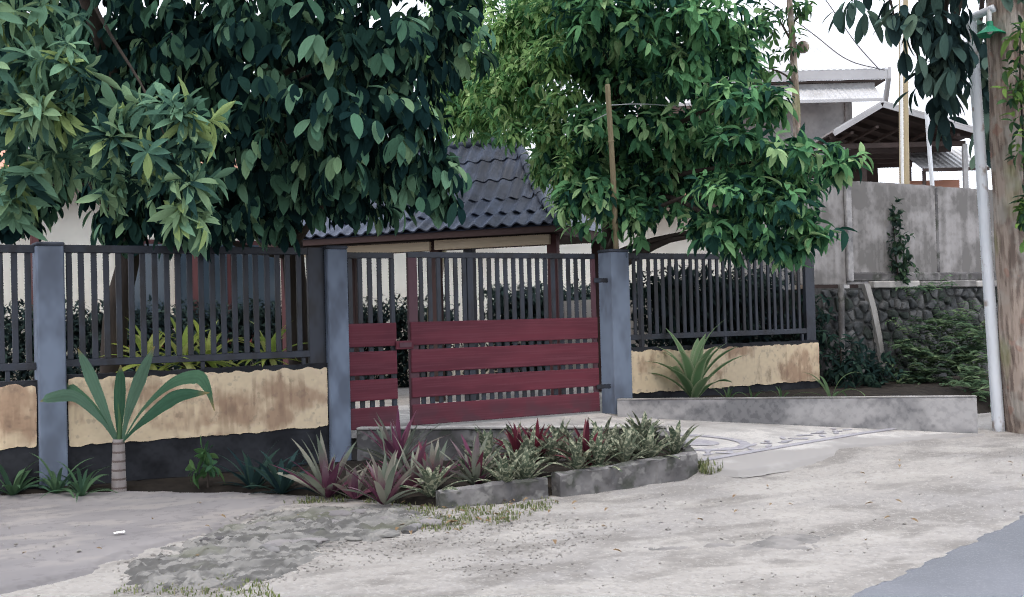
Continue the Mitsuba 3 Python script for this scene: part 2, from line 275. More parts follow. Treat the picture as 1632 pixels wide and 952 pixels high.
def yellow(p, n, uv):
    a = fbm(p.x * 1.7 + 4.1, p.y * 2, p.z * 2.6, 4)
    b = fbm(p.x * 9, p.y * 9, p.z * 3.2 + 7, 4)
    c = mix((0.70, 0.575, 0.40), (0.63, 0.51, 0.35), fbm(p.x * 25, 0, p.z * 25, 2))
    c = mix(c, (0.34, 0.215, 0.145), 0.8 * smoothstep(0.49, 0.64, 0.64 * a + 0.36 * b))
    c = mix(c, (0.26, 0.17, 0.115), 0.45 * smoothstep(0.52, 0.70, fbm(p.x * 15, 3, p.z * 1.3, 3)) * smoothstep(0.38, 0.60, a))
    c = mix(c, (0.16, 0.13, 0.105), 0.3 * smoothstep(0.60, 0.76, fbm(p.x * 20, 9, p.z * 14, 4)))
    return mix(c, (0.20, 0.14, 0.10), 0.6 * smoothstep(0.60, 0.8, b))


mat('mat_yellow', proc(yellow), 0.9, 0.2, bump=lambda p, n, uv: 0.006 * fbm(p.x * 30, p.y * 30, p.z * 30, 3))
mat('mat_fence_metal', proc(lambda p, n, uv: mix((0.023, 0.029, 0.043), (0.014, 0.015, 0.020), smoothstep(0.4, 0.7, fbm(p.x * 8, p.y * 8, p.z * 3, 3)))), 0.5, 0.5)


def gate_paint(p, n, uv):
    a = fbm(p.x * 2.2, p.y * 2, p.z * 9, 4)
    c = mix((0.130, 0.029, 0.043), (0.100, 0.024, 0.036), smoothstep(0.3, 0.7, a))
    c = mix(c, (0.144, 0.044, 0.059), 0.75 * smoothstep(0.45, 0.75, fbm(p.x * 2.2, 5, p.z * 75, 3)))
    return mix(c, (0.078, 0.038, 0.048), 0.55 * smoothstep(0.40, 0.62, fbm(p.x * 6, 3, p.z * 6, 3)) * smoothstep(0.35, 0.02, p.z) + 0.25 * smoothstep(0.3, 0.0, p.z))


mat('mat_gate_red', proc(gate_paint), 0.7, 0.2, bump=lambda p, n, uv: 0.0015 * fbm(p.x * 12, p.y * 12, p.z * 90, 3))
mat('mat_gate_stile', (0.085, 0.036, 0.048), 0.55, 0.4)
mat('mat_tile', proc(lambda p, n, uv: mix((0.049, 0.062, 0.098), (0.030, 0.037, 0.056), smoothstep(0.35, 0.7, fbm(p.x * 3, p.y * 3, p.z * 3, 4)))), 0.55, 0.4)
mat('mat_tile_b', proc(lambda p, n, uv: mix((0.064, 0.080, 0.120), (0.038, 0.046, 0.067), smoothstep(0.35, 0.7, fbm(p.x * 5, p.y * 5, p.z * 5, 4)))), 0.6, 0.4)
mat('mat_fascia', (0.05, 0.028, 0.026), 0.7)
mat('mat_column_red', proc(lambda p, n, uv: mix((0.105, 0.038, 0.04), (0.065, 0.028, 0.03), fbm(p.x * 20, p.y * 20, p.z * 2, 3))), 0.6)
mat('mat_cream_wood', proc(lambda p, n, uv: mix((0.56, 0.47, 0.35), (0.42, 0.33, 0.23), fbm(p.x * 2, p.y * 2, p.z * 30, 3))), 0.75)
mat('mat_cream', proc(lambda p, n, uv: mix((0.84, 0.82, 0.74), (0.74, 0.70, 0.61), smoothstep(0.4, 0.75, fbm(p.x * 1.1, p.y, p.z * 0.6, 4)))), 0.9, 0.2)
mat('mat_terracotta', proc(lambda p, n, uv: mix((0.50, 0.25, 0.18), (0.34, 0.17, 0.12), fbm(p.x * 4, p.y * 4, p.z * 4, 3))), 0.85)
mat('mat_pink', (0.55, 0.16, 0.15), 0.6)
mat('mat_glass_dark', (0.05, 0.075, 0.10), 0.12, 0.6)
mat('mat_dark_wood', proc(lambda p, n, uv: mix((0.07, 0.05, 0.045), (0.035, 0.026, 0.024), fbm(p.x * 6, p.y * 6, p.z * 6, 3))), 0.8)
mat('mat_roof_white', proc(lambda p, n, uv: mix((0.422, 0.422, 0.428), (0.326, 0.323, 0.320), smoothstep(0.4, 0.8, fbm(p.x * 2, p.y * 2, p.z * 2, 4)))), 0.5, 0.5)
mat('mat_roof_grey', proc(lambda p, n, uv: mix((0.40, 0.40, 0.41), (0.28, 0.28, 0.29), fbm(p.x * 2, p.y * 2, p.z * 2, 4))), 0.55, 0.5)
mat('mat_wall_grey', concrete_color((0.42, 0.42, 0.42), (0.28, 0.28, 0.285), 0.6), 0.9)
mat('mat_galvanised', proc(lambda p, n, uv: mix(mix((0.70, 0.73, 0.77), (0.56, 0.59, 0.63), fbm(p.x * 20, p.y * 20, p.z * 3, 3)), (0.25, 0.17, 0.12), 0.7 * smoothstep(0.64, 0.76, fbm(p.x * 9 + 3, p.y * 9, p.z * 5, 4)))), 0.5, 0.4)
mat('mat_green_shade', (0.015, 0.24, 0.125), 0.4, 0.5)
mat('mat_white_plastic', (0.75, 0.75, 0.74), 0.4, 0.5)
mat('mat_bamboo', proc(lambda p, n, uv: mix((0.42, 0.35, 0.22), (0.30, 0.24, 0.15), fbm(p.x * 15, p.y * 15, p.z * 3, 3))), 0.65)
mat('mat_wire', (0.10, 0.10, 0.11), 0.6)
mat('mat_wire_pale', (0.45, 0.47, 0.48), 0.6)


def bark(p, n, uv):
    f = fbm(p.x * 26, p.y * 26, p.z * 3.2, 4)
    l = fbm(p.x * 5 + 3, p.y * 5, p.z * 4, 4)
    c = mix((0.378, 0.307, 0.259), (0.171, 0.131, 0.110), smoothstep(0.36, 0.66, f))
    c = mix(c, (0.450, 0.432, 0.388), 0.5 * smoothstep(0.50, 0.70, l))
    c = mix(c, (0.265, 0.288, 0.129), 0.45 * smoothstep(0.54, 0.74, fbm(p.x * 4, p.y * 4 + 8, p.z * 1.6, 4)))
    return mix(c, (0.318, 0.169, 0.129), 0.5 * smoothstep(0.70, 0.76, fbm(p.x * 8, p.y * 8 + 2, p.z * 8, 2)))


mat('mat_bark', proc(bark), 0.95, 0.15, bump=lambda p, n, uv: 0.045 * fbm(p.x * 26, p.y * 26, p.z * 3.6, 4) + 0.004 * fbm(p.x * 70, p.y * 70, p.z * 30, 2), eps=4e-3)
mat('mat_bark_dark', proc(lambda p, n, uv: mix((0.075, 0.06, 0.05), (0.03, 0.026, 0.024), fbm(p.x * 20, p.y * 20, p.z * 3, 3))), 0.95, 0.15)
mat('mat_palm_trunk', proc(lambda p, n, uv: mix(mix((0.34, 0.31, 0.30), (0.20, 0.17, 0.16), fbm(p.x * 18, p.y * 18, p.z * 8, 3)), (0.13, 0.10, 0.09), smoothstep(0.80, 0.95, 0.5 + 0.5 * dr.sin(p.z * 75)))), 0.9)


def dirt(p, n, uv):
    a = fbm(p.x * 0.55, p.y * 0.9, 1.3, 4)
    b = fbm(p.x * 2.3 + 5, p.y * 3.6, 0, 4)
    g = fbm(p.x * 30, p.y * 30, 2, 3)
    c = mix((0.255, 0.241, 0.225), (0.210, 0.200, 0.192), smoothstep(0.35, 0.65, a))
    c = mix(c, (0.148, 0.138, 0.128), 0.75 * smoothstep(0.50, 0.70, b))
    c = mix(c, (0.160, 0.150, 0.140), 0.6 * smoothstep(0.54, 0.70, fbm(p.x * 1.1 + 20, p.y * 2.6, 6, 4)))
    c = mix(c, (0.300, 0.285, 0.264), 0.6 * smoothstep(0.52, 0.75, fbm(p.x * 1.6 + 2, p.y * 2.8 + 7, 4, 4)))
    c = mix(c, (0.153, 0.144, 0.134), 0.35 * smoothstep(0.52, 0.75, g))
    return mix(c, (0.322, 0.311, 0.295), 0.4 * smoothstep(0.62, 0.80, fbm(p.x * 45 + 3, p.y * 45, 7, 2)))


mat('mat_dirt', proc(dirt), 0.95, 0.15, bump=lambda p, n, uv: 0.010 * fbm(p.x * 38, p.y * 38, 0, 3) + 0.022 * fbm(p.x * 7, p.y * 7, 2, 3))


def slabc(p, n, uv):
    a = fbm(p.x * 0.8, p.y * 1.4, 5, 4)
    c = mix((0.195, 0.184, 0.183), (0.157, 0.149, 0.151), smoothstep(0.35, 0.65, a))
    c = mix(c, (0.242, 0.225, 0.210), 0.6 * smoothstep(0.5, 0.72, fbm(p.x * 2.2, p.y * 3.5, 9, 4)))
    return mix(c, (0.118, 0.110, 0.112), 0.4 * smoothstep(0.55, 0.75, fbm(p.x * 14, p.y * 14, 9, 4)))


mat('mat_slab', proc(slabc), 0.9, 0.2, bump=lambda p, n, uv: 0.006 * fbm(p.x * 40, p.y * 40, 0, 3) + 0.012 * fbm(p.x * 6, p.y * 6, 2, 3))
mat('mat_mud', proc(lambda p, n, uv: mix(mix(mix((0.170, 0.166, 0.158), (0.096, 0.094, 0.090), smoothstep(0.38, 0.62, fbm(p.x * 6, p.y * 9, 3, 4))), (0.216, 0.209, 0.197), 0.8 * smoothstep(0.56, 0.66, fbm(p.x * 11 + 4, p.y * 15, 1, 3))), (0.114, 0.121, 0.078), 0.4 * smoothstep(0.5, 0.68, fbm(p.x * 2.3, p.y * 2.3, 8, 4)))), 0.95, 0.15,
    bump=lambda p, n, uv: 0.03 * fbm(p.x * 20, p.y * 20, 0, 4))
mat('mat_soil', proc(lambda p, n, uv: mix((0.033, 0.028, 0.023), (0.014, 0.012, 0.011), fbm(p.x * 8, p.y * 8, 3, 4))), 0.95, 0.1, bump=grit)
mat('mat_rut', proc(lambda p, n, uv: mix((0.20, 0.19, 0.182), (0.135, 0.13, 0.125), smoothstep(0.4, 0.65, fbm(p.x * 6, p.y * 6, 3, 4)))), 0.95, 0.1, bump=grit)


def asphalt(p, n, uv):
    c = mix((0.133, 0.139, 0.156), (0.107, 0.113, 0.126), smoothstep(0.35, 0.65, fbm(p.x * 0.9, p.y * 0.9, 5, 4)))
    return mix(c, (0.197, 0.201, 0.214), 0.25 * smoothstep(0.5, 0.8, fbm(p.x * 90, p.y * 90, 1, 2)))


mat('mat_asphalt', proc(asphalt), 0.85, 0.3, bump=lambda p, n, uv: 0.005 * fbm(p.x * 80, p.y * 80, 0, 2))


def drivec(p, n, uv):
    a = fbm(p.x * 1.3, p.y * 1.9, 5, 4)
    c = mix((0.40, 0.385, 0.365), (0.325, 0.315, 0.30), smoothstep(0.35, 0.65, a))
    c = mix(c, (0.22, 0.21, 0.205), 0.5 * smoothstep(0.54, 0.72, fbm(p.x * 5, p.y * 5, 9, 4)))
    c = mix(c, (0.27, 0.265, 0.26), 0.4 * smoothstep(0.5, 0.7, fbm(p.x * 40, p.y * 40, 2, 2)))
    # dirt carried onto the mouth of the drive
    return mix(c, (0.235, 0.225, 0.217), smoothstep(0.35, 0.62, fbm(p.x * 2.4, p.y * 3, 11, 4) + smoothstep(-2.7, -3.7, p.y) * 0.42 - 0.14))


mat('mat_drive', proc(drivec), 0.85, 0.25, bump=lambda p, n, uv: 0.004 * fbm(p.x * 50, p.y * 50, 0, 3) + 0.006 * fbm(p.x * 7, p.y * 7, 2, 3))
mat('mat_drive_dark', proc(lambda p, n, uv: mix((0.194, 0.189, 0.211), (0.304, 0.296, 0.312), fbm(p.x * 22, p.y * 22, 3, 3))), 0.85, 0.25)
STONES = ['mat_stone_a', 'mat_stone_b', 'mat_stone_c']
for k, (a, b) in enumerate([((0.060, 0.064, 0.068), (0.028, 0.032, 0.032)), ((0.108, 0.110, 0.112), (0.044, 0.048, 0.048)), ((0.040, 0.048, 0.044), (0.018, 0.024, 0.021))]):
    mat(STONES[k], (lambda a, b: proc(lambda p, n, uv: mix(a, b, smoothstep(0.35, 0.7, fbm(p.x * 9, p.y * 9, p.z * 9, 4)))))(a, b), 0.9, 0.2, bump=grit)
mat('mat_mortar', concrete_color((0.055, 0.055, 0.055), (0.025, 0.028, 0.026), 2.0), bump=grit)
mat('mat_dry_leaf', proc(lambda p, n, uv: mix((0.22, 0.16, 0.095), (0.16, 0.10, 0.055), mikit.cell_rand(p.x * 12, p.y * 12, 0))), 0.8)


def leafmat(name, rough=0.38, trans=0.5, spec=1.45, color=None):
    scene[name] = {'type': 'principledthin', 'base_color': color or {'type': 'mesh_attribute', 'name': 'vertex_color'}, 'roughness': rough, 'eta': spec, 'diff_trans': trans}
    return name


leafmat('mat_leaf_gloss', 0.40, 0.30, 1.5)
leafmat('mat_leaf', 0.45, 0.6, 1.45)
leafmat('mat_leaf_soft', 0.55, 0.75, 1.4)


def crotonc(p, n, uv):
    k = smoothstep(0.47, 0.66, fbm(p.x * 55, p.y * 55, p.z * 40, 3))
    g = mix((0.072, 0.100, 0.066), (0.128, 0.146, 0.106), mikit.cell_rand(p.x * 9, p.y * 9, p.z * 9))
    return mix(g, (0.357, 0.365, 0.264), k)


leafmat('mat_croton', 0.5, 0.4, 1.4, proc(crotonc))

# ------------------------------------------------------------------ ground levels


def sst(a, b, x):
    t = np.clip((np.asarray(x, float) - a) / (b - a), 0, 1)
    return t * t * (3 - 2 * t)


def zdrive(x, y):
    return -0.03 + 0.07 * np.minimum(y, 0.0)


def zground(x, y):
    """The smooth level of the ground."""
    x, y = np.asarray(x, float), np.asarray(y, float)
    z = -0.37 + 0.10 * sst(-1.5, 3.0, x) - 0.022 * np.clip(-y - 3.4, 0, 6) + 0.015 * sst(-5, -7.5, x)
    ramp = sst(-4.5, -3.2, y) * sst(-1.55, -1.1, x) * sst(3.6, 2.9, x)
    z = z * (1 - ramp) + np.minimum(zdrive(x, y) - 0.012, 0) * ramp
    yard = sst(-0.02, 0.06, y)
    z = z * (1 - yard) + -0.06 * yard
    lot = sst(0.42, 0.62, y) * sst(4.0, 4.1, x)
    return z * (1 - lot) + 1.5 * lot


def far_axis(lo, hi, step, reach):
    a = [0.0]
    while a[-1] < reach:
        a.append(a[-1] + step * (1.18 ** len(a)))
    a = np.array(a[1:])
    return np.concatenate([lo - a[::-1], np.arange(lo, hi, step), hi + a])


def grid(xs, ys, z):
    X, Y = np.meshgrid(xs, ys, indexing='ij')
    v = np.stack([X, Y, z(X, Y)], -1).reshape(-1, 3)
    i, j = np.meshgrid(np.arange(len(xs) - 1), np.arange(len(ys) - 1), indexing='ij')
    n = len(ys)
    return tm(v, np.stack([i * n + j, (i + 1) * n + j, (i + 1) * n + j + 1, i * n + j + 1], -1).reshape(-1, 4))


def bumps(x, y, s, seed=0, oct=4):
    return meshkit.fbm(np.stack([np.asarray(x) * s, np.asarray(y) * s, np.full(np.shape(x), seed * 1.37)], -1), oct, seed) - 0.5


ROAD_A, ROAD_B = np.array([-3.62, -7.18]), np.array([-0.55, -6.26])


def road_side(x, y):
    """Metres inside the road (positive) from its edge."""
    d = (ROAD_B - ROAD_A) / np.linalg.norm(ROAD_B - ROAD_A)
    return d[1] * (x - ROAD_A[0]) - d[0] * (y - ROAD_A[1])


def zsoil(x, y):
    near = sst(0.5, 0.2, y) * sst(-9.5, -9, x) * sst(5, 4, x)
    road = sst(0.0, 0.35, road_side(x, y))
    return zground(x, y) + near * (1 - road) * (0.045 * bumps(x, y, 1.6, 1) + 0.018 * bumps(x, y, 9, 2)) * sst(0.1, -0.4, y) - 0.02 * road


struct('ground', grid(far_axis(-9.2, 4.6, 0.035, 500), far_axis(-8.4, 0.7, 0.035, 500), zsoil), 'mat_dirt', True)


def sheet(poly, h, step=0.03, edge=0.05, ragg=0.05, lump=0.0, seed=3, base=zground, under=0.03):
    """A skin lying on the ground inside the polygon, thinning out under the ground at its ragged edge."""
    x0, y0, x1, y1 = poly.bounds
    xs, ys = np.arange(x0 - 0.12, x1 + 0.12, step), np.arange(y0 - 0.12, y1 + 0.12, step)
    X, Y = np.meshgrid(xs, ys, indexing='ij')
    pts = shapely.points(X.ravel(), Y.ravel())
    d = np.where(shapely.contains(poly, pts), 1, -1) * shapely.distance(poly.exterior, pts)
    d = d.reshape(X.shape) + ragg * 2 * bumps(X, Y, 4.5, seed) + ragg * bumps(X, Y, 17, seed + 1)
    k = sst(-edge, edge, d)
    Z = base(X, Y) + (-under) * (1 - k) + h * k
    if lump:
        Z = Z + k * lump * (0.5 * bumps(X, Y, 5, seed + 2) + 1.0 * np.abs(bumps(X, Y, 11, seed + 3)) + 0.5 * np.abs(bumps(X, Y, 26, seed + 4)))
    v = np.stack([X, Y, Z], -1).reshape(-1, 3)
    i, j = np.meshgrid(np.arange(len(xs) - 1), np.arange(len(ys) - 1), indexing='ij')
    n = len(ys)
    keep = (d > -0.08)
    keep = keep[:-1, :-1] & keep[1:, :-1] & keep[:-1, 1:] & keep[1:, 1:]
    f = np.stack([i * n + j, (i + 1) * n + j, (i + 1) * n + j + 1, i * n + j + 1], -1)[keep]
    m = tm(v, f)
    m.remove_unreferenced_vertices()
    return m


# road: from its broken edge away from the house, on both sides far past the frame
def road_mesh():
    d = (ROAD_B - ROAD_A) / np.linalg.norm(ROAD_B - ROAD_A)
    n = np.array([d[1], -d[0]])
    a = far_axis(-3, 9, 0.04, 300)
    b = np.concatenate([np.arange(-0.10, 0.3, 0.03), np.linspace(0.3, 6.5, 40)])
    A, B = np.meshgrid(a, b, indexing='ij')
    X, Y = ROAD_A[0] + d[0] * A + n[0] * B, ROAD_A[1] + d[1] * A + n[1] * B
    w = B + 0.16 * bumps(X, Y, 2.5, 5) + 0.12 * bumps(X, Y, 12, 6)
    Z = zground(X, Y) - 0.035 + 0.047 * sst(-0.05, 0.05, w)
    v = np.stack([X, Y, Z], -1).reshape(-1, 3)
    i, j = np.meshgrid(np.arange(len(a) - 1), np.arange(len(b) - 1), indexing='ij')
    q = np.stack([i * len(b) + j, i * len(b) + j + 1, (i + 1) * len(b) + j + 1, (i + 1) * len(b) + j], -1).reshape(-1, 4)
    return tm(v, q)


struct('road', road_mesh(), 'mat_asphalt', True)
xy = lambda pts: [(p[0], p[1]) for p in pts]
slab_poly = Polygon(xy(EDGE)[:-1] + xy(SLAB_EDGE) + [(-9.6, -4.5), (-9.6, 0.1)])
struct('concrete_path', sheet(slab_poly, 0.020, 0.025, edge=0.11, ragg=0.14, seed=11), 'mat_slab', True)
struct('rubble_ground', sheet(Polygon(xy(MUD_PATCH)), 0.010, 0.018, edge=0.12, ragg=0.22, lump=0.11, seed=21), 'mat_mud', True)
for pts, w in ((RUTS, 0.0), (RUT_B, 0.05)):
    poly = Polygon(xy(pts)) if len(pts) > 3 else LineString(xy(pts)).buffer(w)
    struct('dark_ground', sheet(poly, 0.004, 0.018, edge=0.16, ragg=0.24, lump=0.05, seed=31 + len(pts)), 'mat_rut', True)
bed_poly = Polygon([(-6.95, -0.10), (-3.30, -0.12), (-0.85, -2.3), (-1.0, -2.9), (-1.3, -3.35), (-3.95, -3.3)] + xy(EDGE)[::-1][1:-1]).buffer(0)
struct('planting_soil', sheet(bed_poly, 0.05, 0.05, ragg=0.03, lump=0.05, seed=41), 'mat_soil', True)

# ------------------------------------------------------------------ driveway, wing wall, planter kerbs
drive_poly = Polygon([(-3.30, 3.4), (-3.30, -0.06), (-0.80, -2.36), (-0.92, -2.85), (-1.22, -3.40), (-1.10, -3.75), (-0.55, -3.72), (-0.1, -3.62), (0.45, -3.48), (0.8, -3.22), (1.35, -3.30), (2.3, -3.34), (2.95, -3.42), (2.88, -3.28), (0.10, -0.40), (0.25, 3.4)])


def zdrive_sheet(x, y):
    return np.where(np.asarray(y) > -2.9, zdrive(x, y), np.maximum(zground(x, y), np.minimum(zdrive(x, y), zdrive(x, -2.9))))


struct('driveway', sheet(drive_poly, 0.004, 0.03, edge=0.05, ragg=0.03, seed=51, base=lambda x, y: np.maximum(zdrive(x, y), zground(x, y)), under=0.04), 'mat_drive', True)


def flat_on_drive(poly, lift=0.010):
    t = poly.segmentize(0.05)
    v, f = trimesh.creation.triangulate_polygon(t, engine='earcut') if False else (None, None)
    m = trimesh.creation.extrude_polygon(t, 0.004)
    w = np.asarray(m.vertices).copy()
    w[:, 2] += np.maximum(zdrive(w[:, 0], w[:, 1]), zground(w[:, 0], w[:, 1])) + lift - 0.002
    return tm(w, m.faces)


band = LineString([(-1.08, -3.16), (-0.3, -3.03), (0.7, -2.87), (1.6, -2.73), (2.30, -2.66)]).buffer(0.045, cap_style='flat')
put('driveway', 'painted_line', flat_on_drive(band), 'mat_drive_dark')
oval = shapely.affinity.rotate(shapely.affinity.scale(shapely.Point(-0.42, -2.28).buffer(1.0, 48), 0.62, 0.52), -48)
inner = shapely.affinity.rotate(shapely.affinity.scale(shapely.Point(-0.42, -2.28).buffer(1.0, 48), 0.51, 0.41), -48)
core = shapely.affinity.rotate(shapely.affinity.scale(shapely.Point(-0.42, -2.28).buffer(1.0, 48), 0.30, 0.20), -48)
put('driveway', 'painted_oval', flat_on_drive(oval.difference(inner).intersection(drive_poly.buffer(-0.05))), 'mat_drive_dark')
put('driveway', 'painted_oval', flat_on_drive(core.intersection(drive_poly.buffer(-0.05))), 'mat_drive_dark')
for i in range(26):
    t = i / 25
    p = np.array([-0.75, -2.93]) * (1 - t) + np.array([1.75, -2.42]) * t + [0, 0.10 * math.sin(i * 1.9)]
    e = shapely.affinity.rotate(shapely.affinity.scale(shapely.Point(*p).buffer(1, 8), 0.075 + 0.02 * math.sin(i), 0.030), 12 + 50 * math.sin(i * 2.4))
    put('driveway', 'painted_petal', flat_on_drive(e), 'mat_drive_dark')

# the low wall that flares out from the right gate post to the roadside
WA, WB = np.array([0.06, -0.36]), np.array([2.93, -3.30])
wl = np.linalg.norm(WB - WA)
wu = (WB - WA) / wl
wn = np.array([-wu[1], wu[0]])
wp = wall_poly(ragged(0, wl, -0.55, 0.145, (0.006, 0.006, 0.0), 0.012, 61), 0.0, 0.14)
w = thing('wing_wall', 'low stained grey concrete wall running from the right gate post to the lamp post', 'wall')
put(w, 'wall_body', frame(wp, (WA[0], WA[1], 0), wu, wn), 'mat_concrete')
put(w, 'coping', frame(box(-0.005, wl + 0.003, -0.008, 0.148, 0.1445, 0.158, 0.005), (WA[0], WA[1], 0), wu, wn), 'mat_concrete_wall')

# soil bed behind it, up to the right fence
bed2 = Polygon([(0.30, -0.40), (2.90, -3.10), (3.15, -3.75), (8.6, -3.9), (8.6, 0.26), (0.30, 0.02)])
struct('bed_soil', sheet(bed2, 0.0, 0.06, edge=0.02, ragg=0.0, lump=0.04, seed=71, base=lambda x, y: 0.085 + 0.02 * np.minimum(y, 0) - 0.46 * sst(-0.10, 0.32, (np.asarray(x) - 2.75) * 0.7 + (-np.asarray(y) - 2.95) * 0.7) * sst(-1.2, -2.0, y)), 'mat_soil', True)

# planter
pl = thing('planter', 'grey concrete planter kerb enclosing the purple and variegated plants before the gate', 'planter')


def kerb(name, pts, tops, bottom, th, mt, seed, label=None):
    """A kerb along pts (its outer face), th thick to the left of its direction, with its own top level at each point."""
    ls = LineString(pts)
    n = max(int(ls.length / 0.03), 2)
    s = np.linspace(0, ls.length, n)
    P = np.array([ls.interpolate(a).coords[0] for a in s])
    t = np.gradient(P, axis=0)
    t /= np.linalg.norm(t, axis=1, keepdims=True)
    nn = np.stack([-t[:, 1], t[:, 0]], 1)
    zt = np.interp(s, np.linspace(0, ls.length, len(tops)), tops)
    wob = lambda k: 0.026 * 2 * bumps(s, s * 0 + k, 5, seed) + 0.022 * bumps(s, s * 0 + k, 19, seed)
    r = 0.014
    prof = [(0, None), (0, -r), (r, 0), (th - r, 0), (th, -r), (th, None)]
    V = []
    for k, (o, z) in enumerate(prof):
        q = P + nn * (o + (wob(k) if z is not None else wob(0) * 0))[:, None]
        zz = np.full(n, bottom) if z is None else zt + z + wob(10 + k) * 0.6
        V.append(np.column_stack([q, zz]))
    V = np.stack(V, 1)
    m = len(prof)
    i, j = np.meshgrid(np.arange(n - 1), np.arange(m - 1), indexing='ij')
    f = np.stack([i * m + j, (i + 1) * m + j, (i + 1) * m + j + 1, i * m + j + 1], -1).reshape(-1, 4)
    f = np.vstack([f[:, [0, 1, 2]], f[:, [0, 2, 3]]])
    caps = []
    for e in (0, (n - 1) * m):
        for k in range(1, m - 1):
            caps.append([e, e + k, e + k + 1] if e == 0 else [e, e + k + 1, e + k])
    return put(pl, name, tm(V.reshape(-1, 3), np.vstack([f, caps])), mt, 25, label)


kerb('front_kerb', [(-2.88, -3.47), (-2.4, -3.46), (-1.95, -3.45), (-1.42, -3.42), (-1.28, -3.38), (-1.19, -3.28), (-1.13, -3.14), (-0.99, -2.86), (-0.86, -2.38)], [-0.175, -0.16, -0.15, -0.14, -0.12, -0.10, -0.06, 0.0], -0.6, 0.12, 'mat_concrete_dark', 81)
kerb('broken_kerb', [(-3.98, -3.36), (-3.55, -3.41), (-3.00, -3.465)], [-0.225, -0.20, -0.195], -0.6, 0.12, 'mat_concrete_dark', 82, 'shorter mossy kerb piece left of the gap')
kerb('back_kerb', [(-0.80, -2.36), (-1.6, -1.62), (-2.4, -0.89), (-3.24, -0.115)], [0.0, 0.0, 0.01, 0.03], -0.6, 0.11, 'mat_concrete_dark', 84)
ks = np.linspace(0, 1, 12)
for i in range(4):
    a, b = np.array([-0.80, -2.36]) + np.array([-2.44, 2.245]) * i / 4, np.array([-0.80, -2.36]) + np.array([-2.44, 2.245]) * (i + 1) / 4
    u = (b - a) / np.linalg.norm(b - a)
    put(pl, 'back_coping', frame(box(0.003, np.linalg.norm(b - a) - 0.003, -0.012, 0.125, 0.006, 0.030, 0.006), (a[0], a[1], 0.003 * i), u, (-u[1], u[0])), 'mat_drive')

# ------------------------------------------------------------------ fence: pillars, plaster walls, railings, gate
GP = 'pillars of the front fence'


def pillar(x0, x1, y0, y1, z0, label, cap=0.16):
    k = thing('fence_pillar', label, 'pillar', GP)
    put(k, 'shaft', box(x0, x1, y0, y1, z0, 1.975, 0.012), 'mat_post_paint')
    put(k, 'cap', box(x0 - 0.006, x1 + 0.006, y0 - 0.006, y1 + 0.006, 1.972, 2.01, 0.014), 'mat_post_cap')
    return k


pillar(-6.50, -6.25, -0.12, 0.12, -0.50, 'blue grey fence pillar beside the young palm, leftmost of the pillars')
pillar(-3.57, -3.33, -0.10, 0.12, -0.50, 'blue grey gate pillar left of the narrow gate leaf')
pillar(0.195, 0.475, -0.14, 0.15, -0.50, 'blue grey gate pillar right of the wide gate leaf, bamboo pole above it')

GW = 'plastered base walls under the railings'


def base_wall(x0, x1, zb, zp0, zp1, seed, label, top_z):
    k = thing('plaster_wall', label, 'wall', GW)
    put(k, 'wall_core', wall_poly(ragged(x0, x1, zb, top_z, (0, 0.018, 0), 0.006, seed), -0.05, 0.09), 'mat_base')
    put(k, 'plaster', wall_poly(ragged(x0 + 0.02, x1 - 0.015, zp0, zp1, (0.008, 0.032, 0.024), 0.022, seed + 1, 0.12), -0.068, -0.045), 'mat_yellow')
    return k


base_wall(-10.0, -6.50, -0.6, 0.08, 0.66, 101, 'yellow plaster wall at the left edge of the frame, left of the first pillar', 0.70)
base_wall(-6.25, -3.57, -0.6, 0.06, 0.70, 103, 'brown stained yellow plaster wall behind the young palm', 0.74)
base_wall(0.475, 3.86, -0.6, 0.19, 0.715, 107, 'brown stained yellow plaster wall right of the gate, behind the strap leaved plant', 0.76)

GR = 'dark metal railings of the front fence'


def railing(x0, x1, n, bw, z0, z1, zb, label, stiles=()):
    k = thing('fence_railing', label, 'railing', GR)
    put(k, 'top_rail', box(x0, x1, -0.025, 0.025, z1 - 0.075, z1), 'mat_fence_metal')
    put(k, 'bottom_rail', box(x0, x1, -0.025, 0.025, z0, z0 + 0.07), 'mat_fence_metal')
    d = mikit.ply(box(-bw / 2, bw / 2, -0.012, 0.012, z0 + 0.0705, z1 - 0.0755, 0.003), 'mat_fence_metal')
    for i in range(n):
        x = x0 + (x1 - x0) * (i + 0.5) / n
        if any(a - bw / 2 < x < b + bw / 2 for a, b in stiles):
            continue
        put(k, 'bar', d, to_world=T().translate([x, 0, 0]).rotate([0, 1, 0], float(rng.normal(0, 0.12))))
    for a, b in stiles:
        put(k, 'stile', box(a, b, -0.03, 0.03, zb, z1 + 0.002), 'mat_fence_metal')
    for x in np.linspace(x0 + 0.25, x1 - 0.25, 3):
        put(k, 'foot', box(x - 0.02, x + 0.02, -0.018, 0.018, zb, z0 - 0.0005), 'mat_fence_metal')
    return k


railing(-9.9, -6.502, 29, 0.055, 0.80, 1.985, 0.66, 'dark metal railing at the left edge of the frame, left of the first pillar')
railing(-6.248, -3.572, 23, 0.055, 0.815, 1.99, 0.70, 'dark metal railing behind the young palm, between two pillars', [(-3.76, -3.575)])
railing(0.478, 3.84, 29, 0.048, 0.86, 1.97, 0.72, 'closely barred dark metal railing right of the gate', [(0.72, 0.77), (3.66, 3.84)])

GG = 'leaves of the maroon gate'


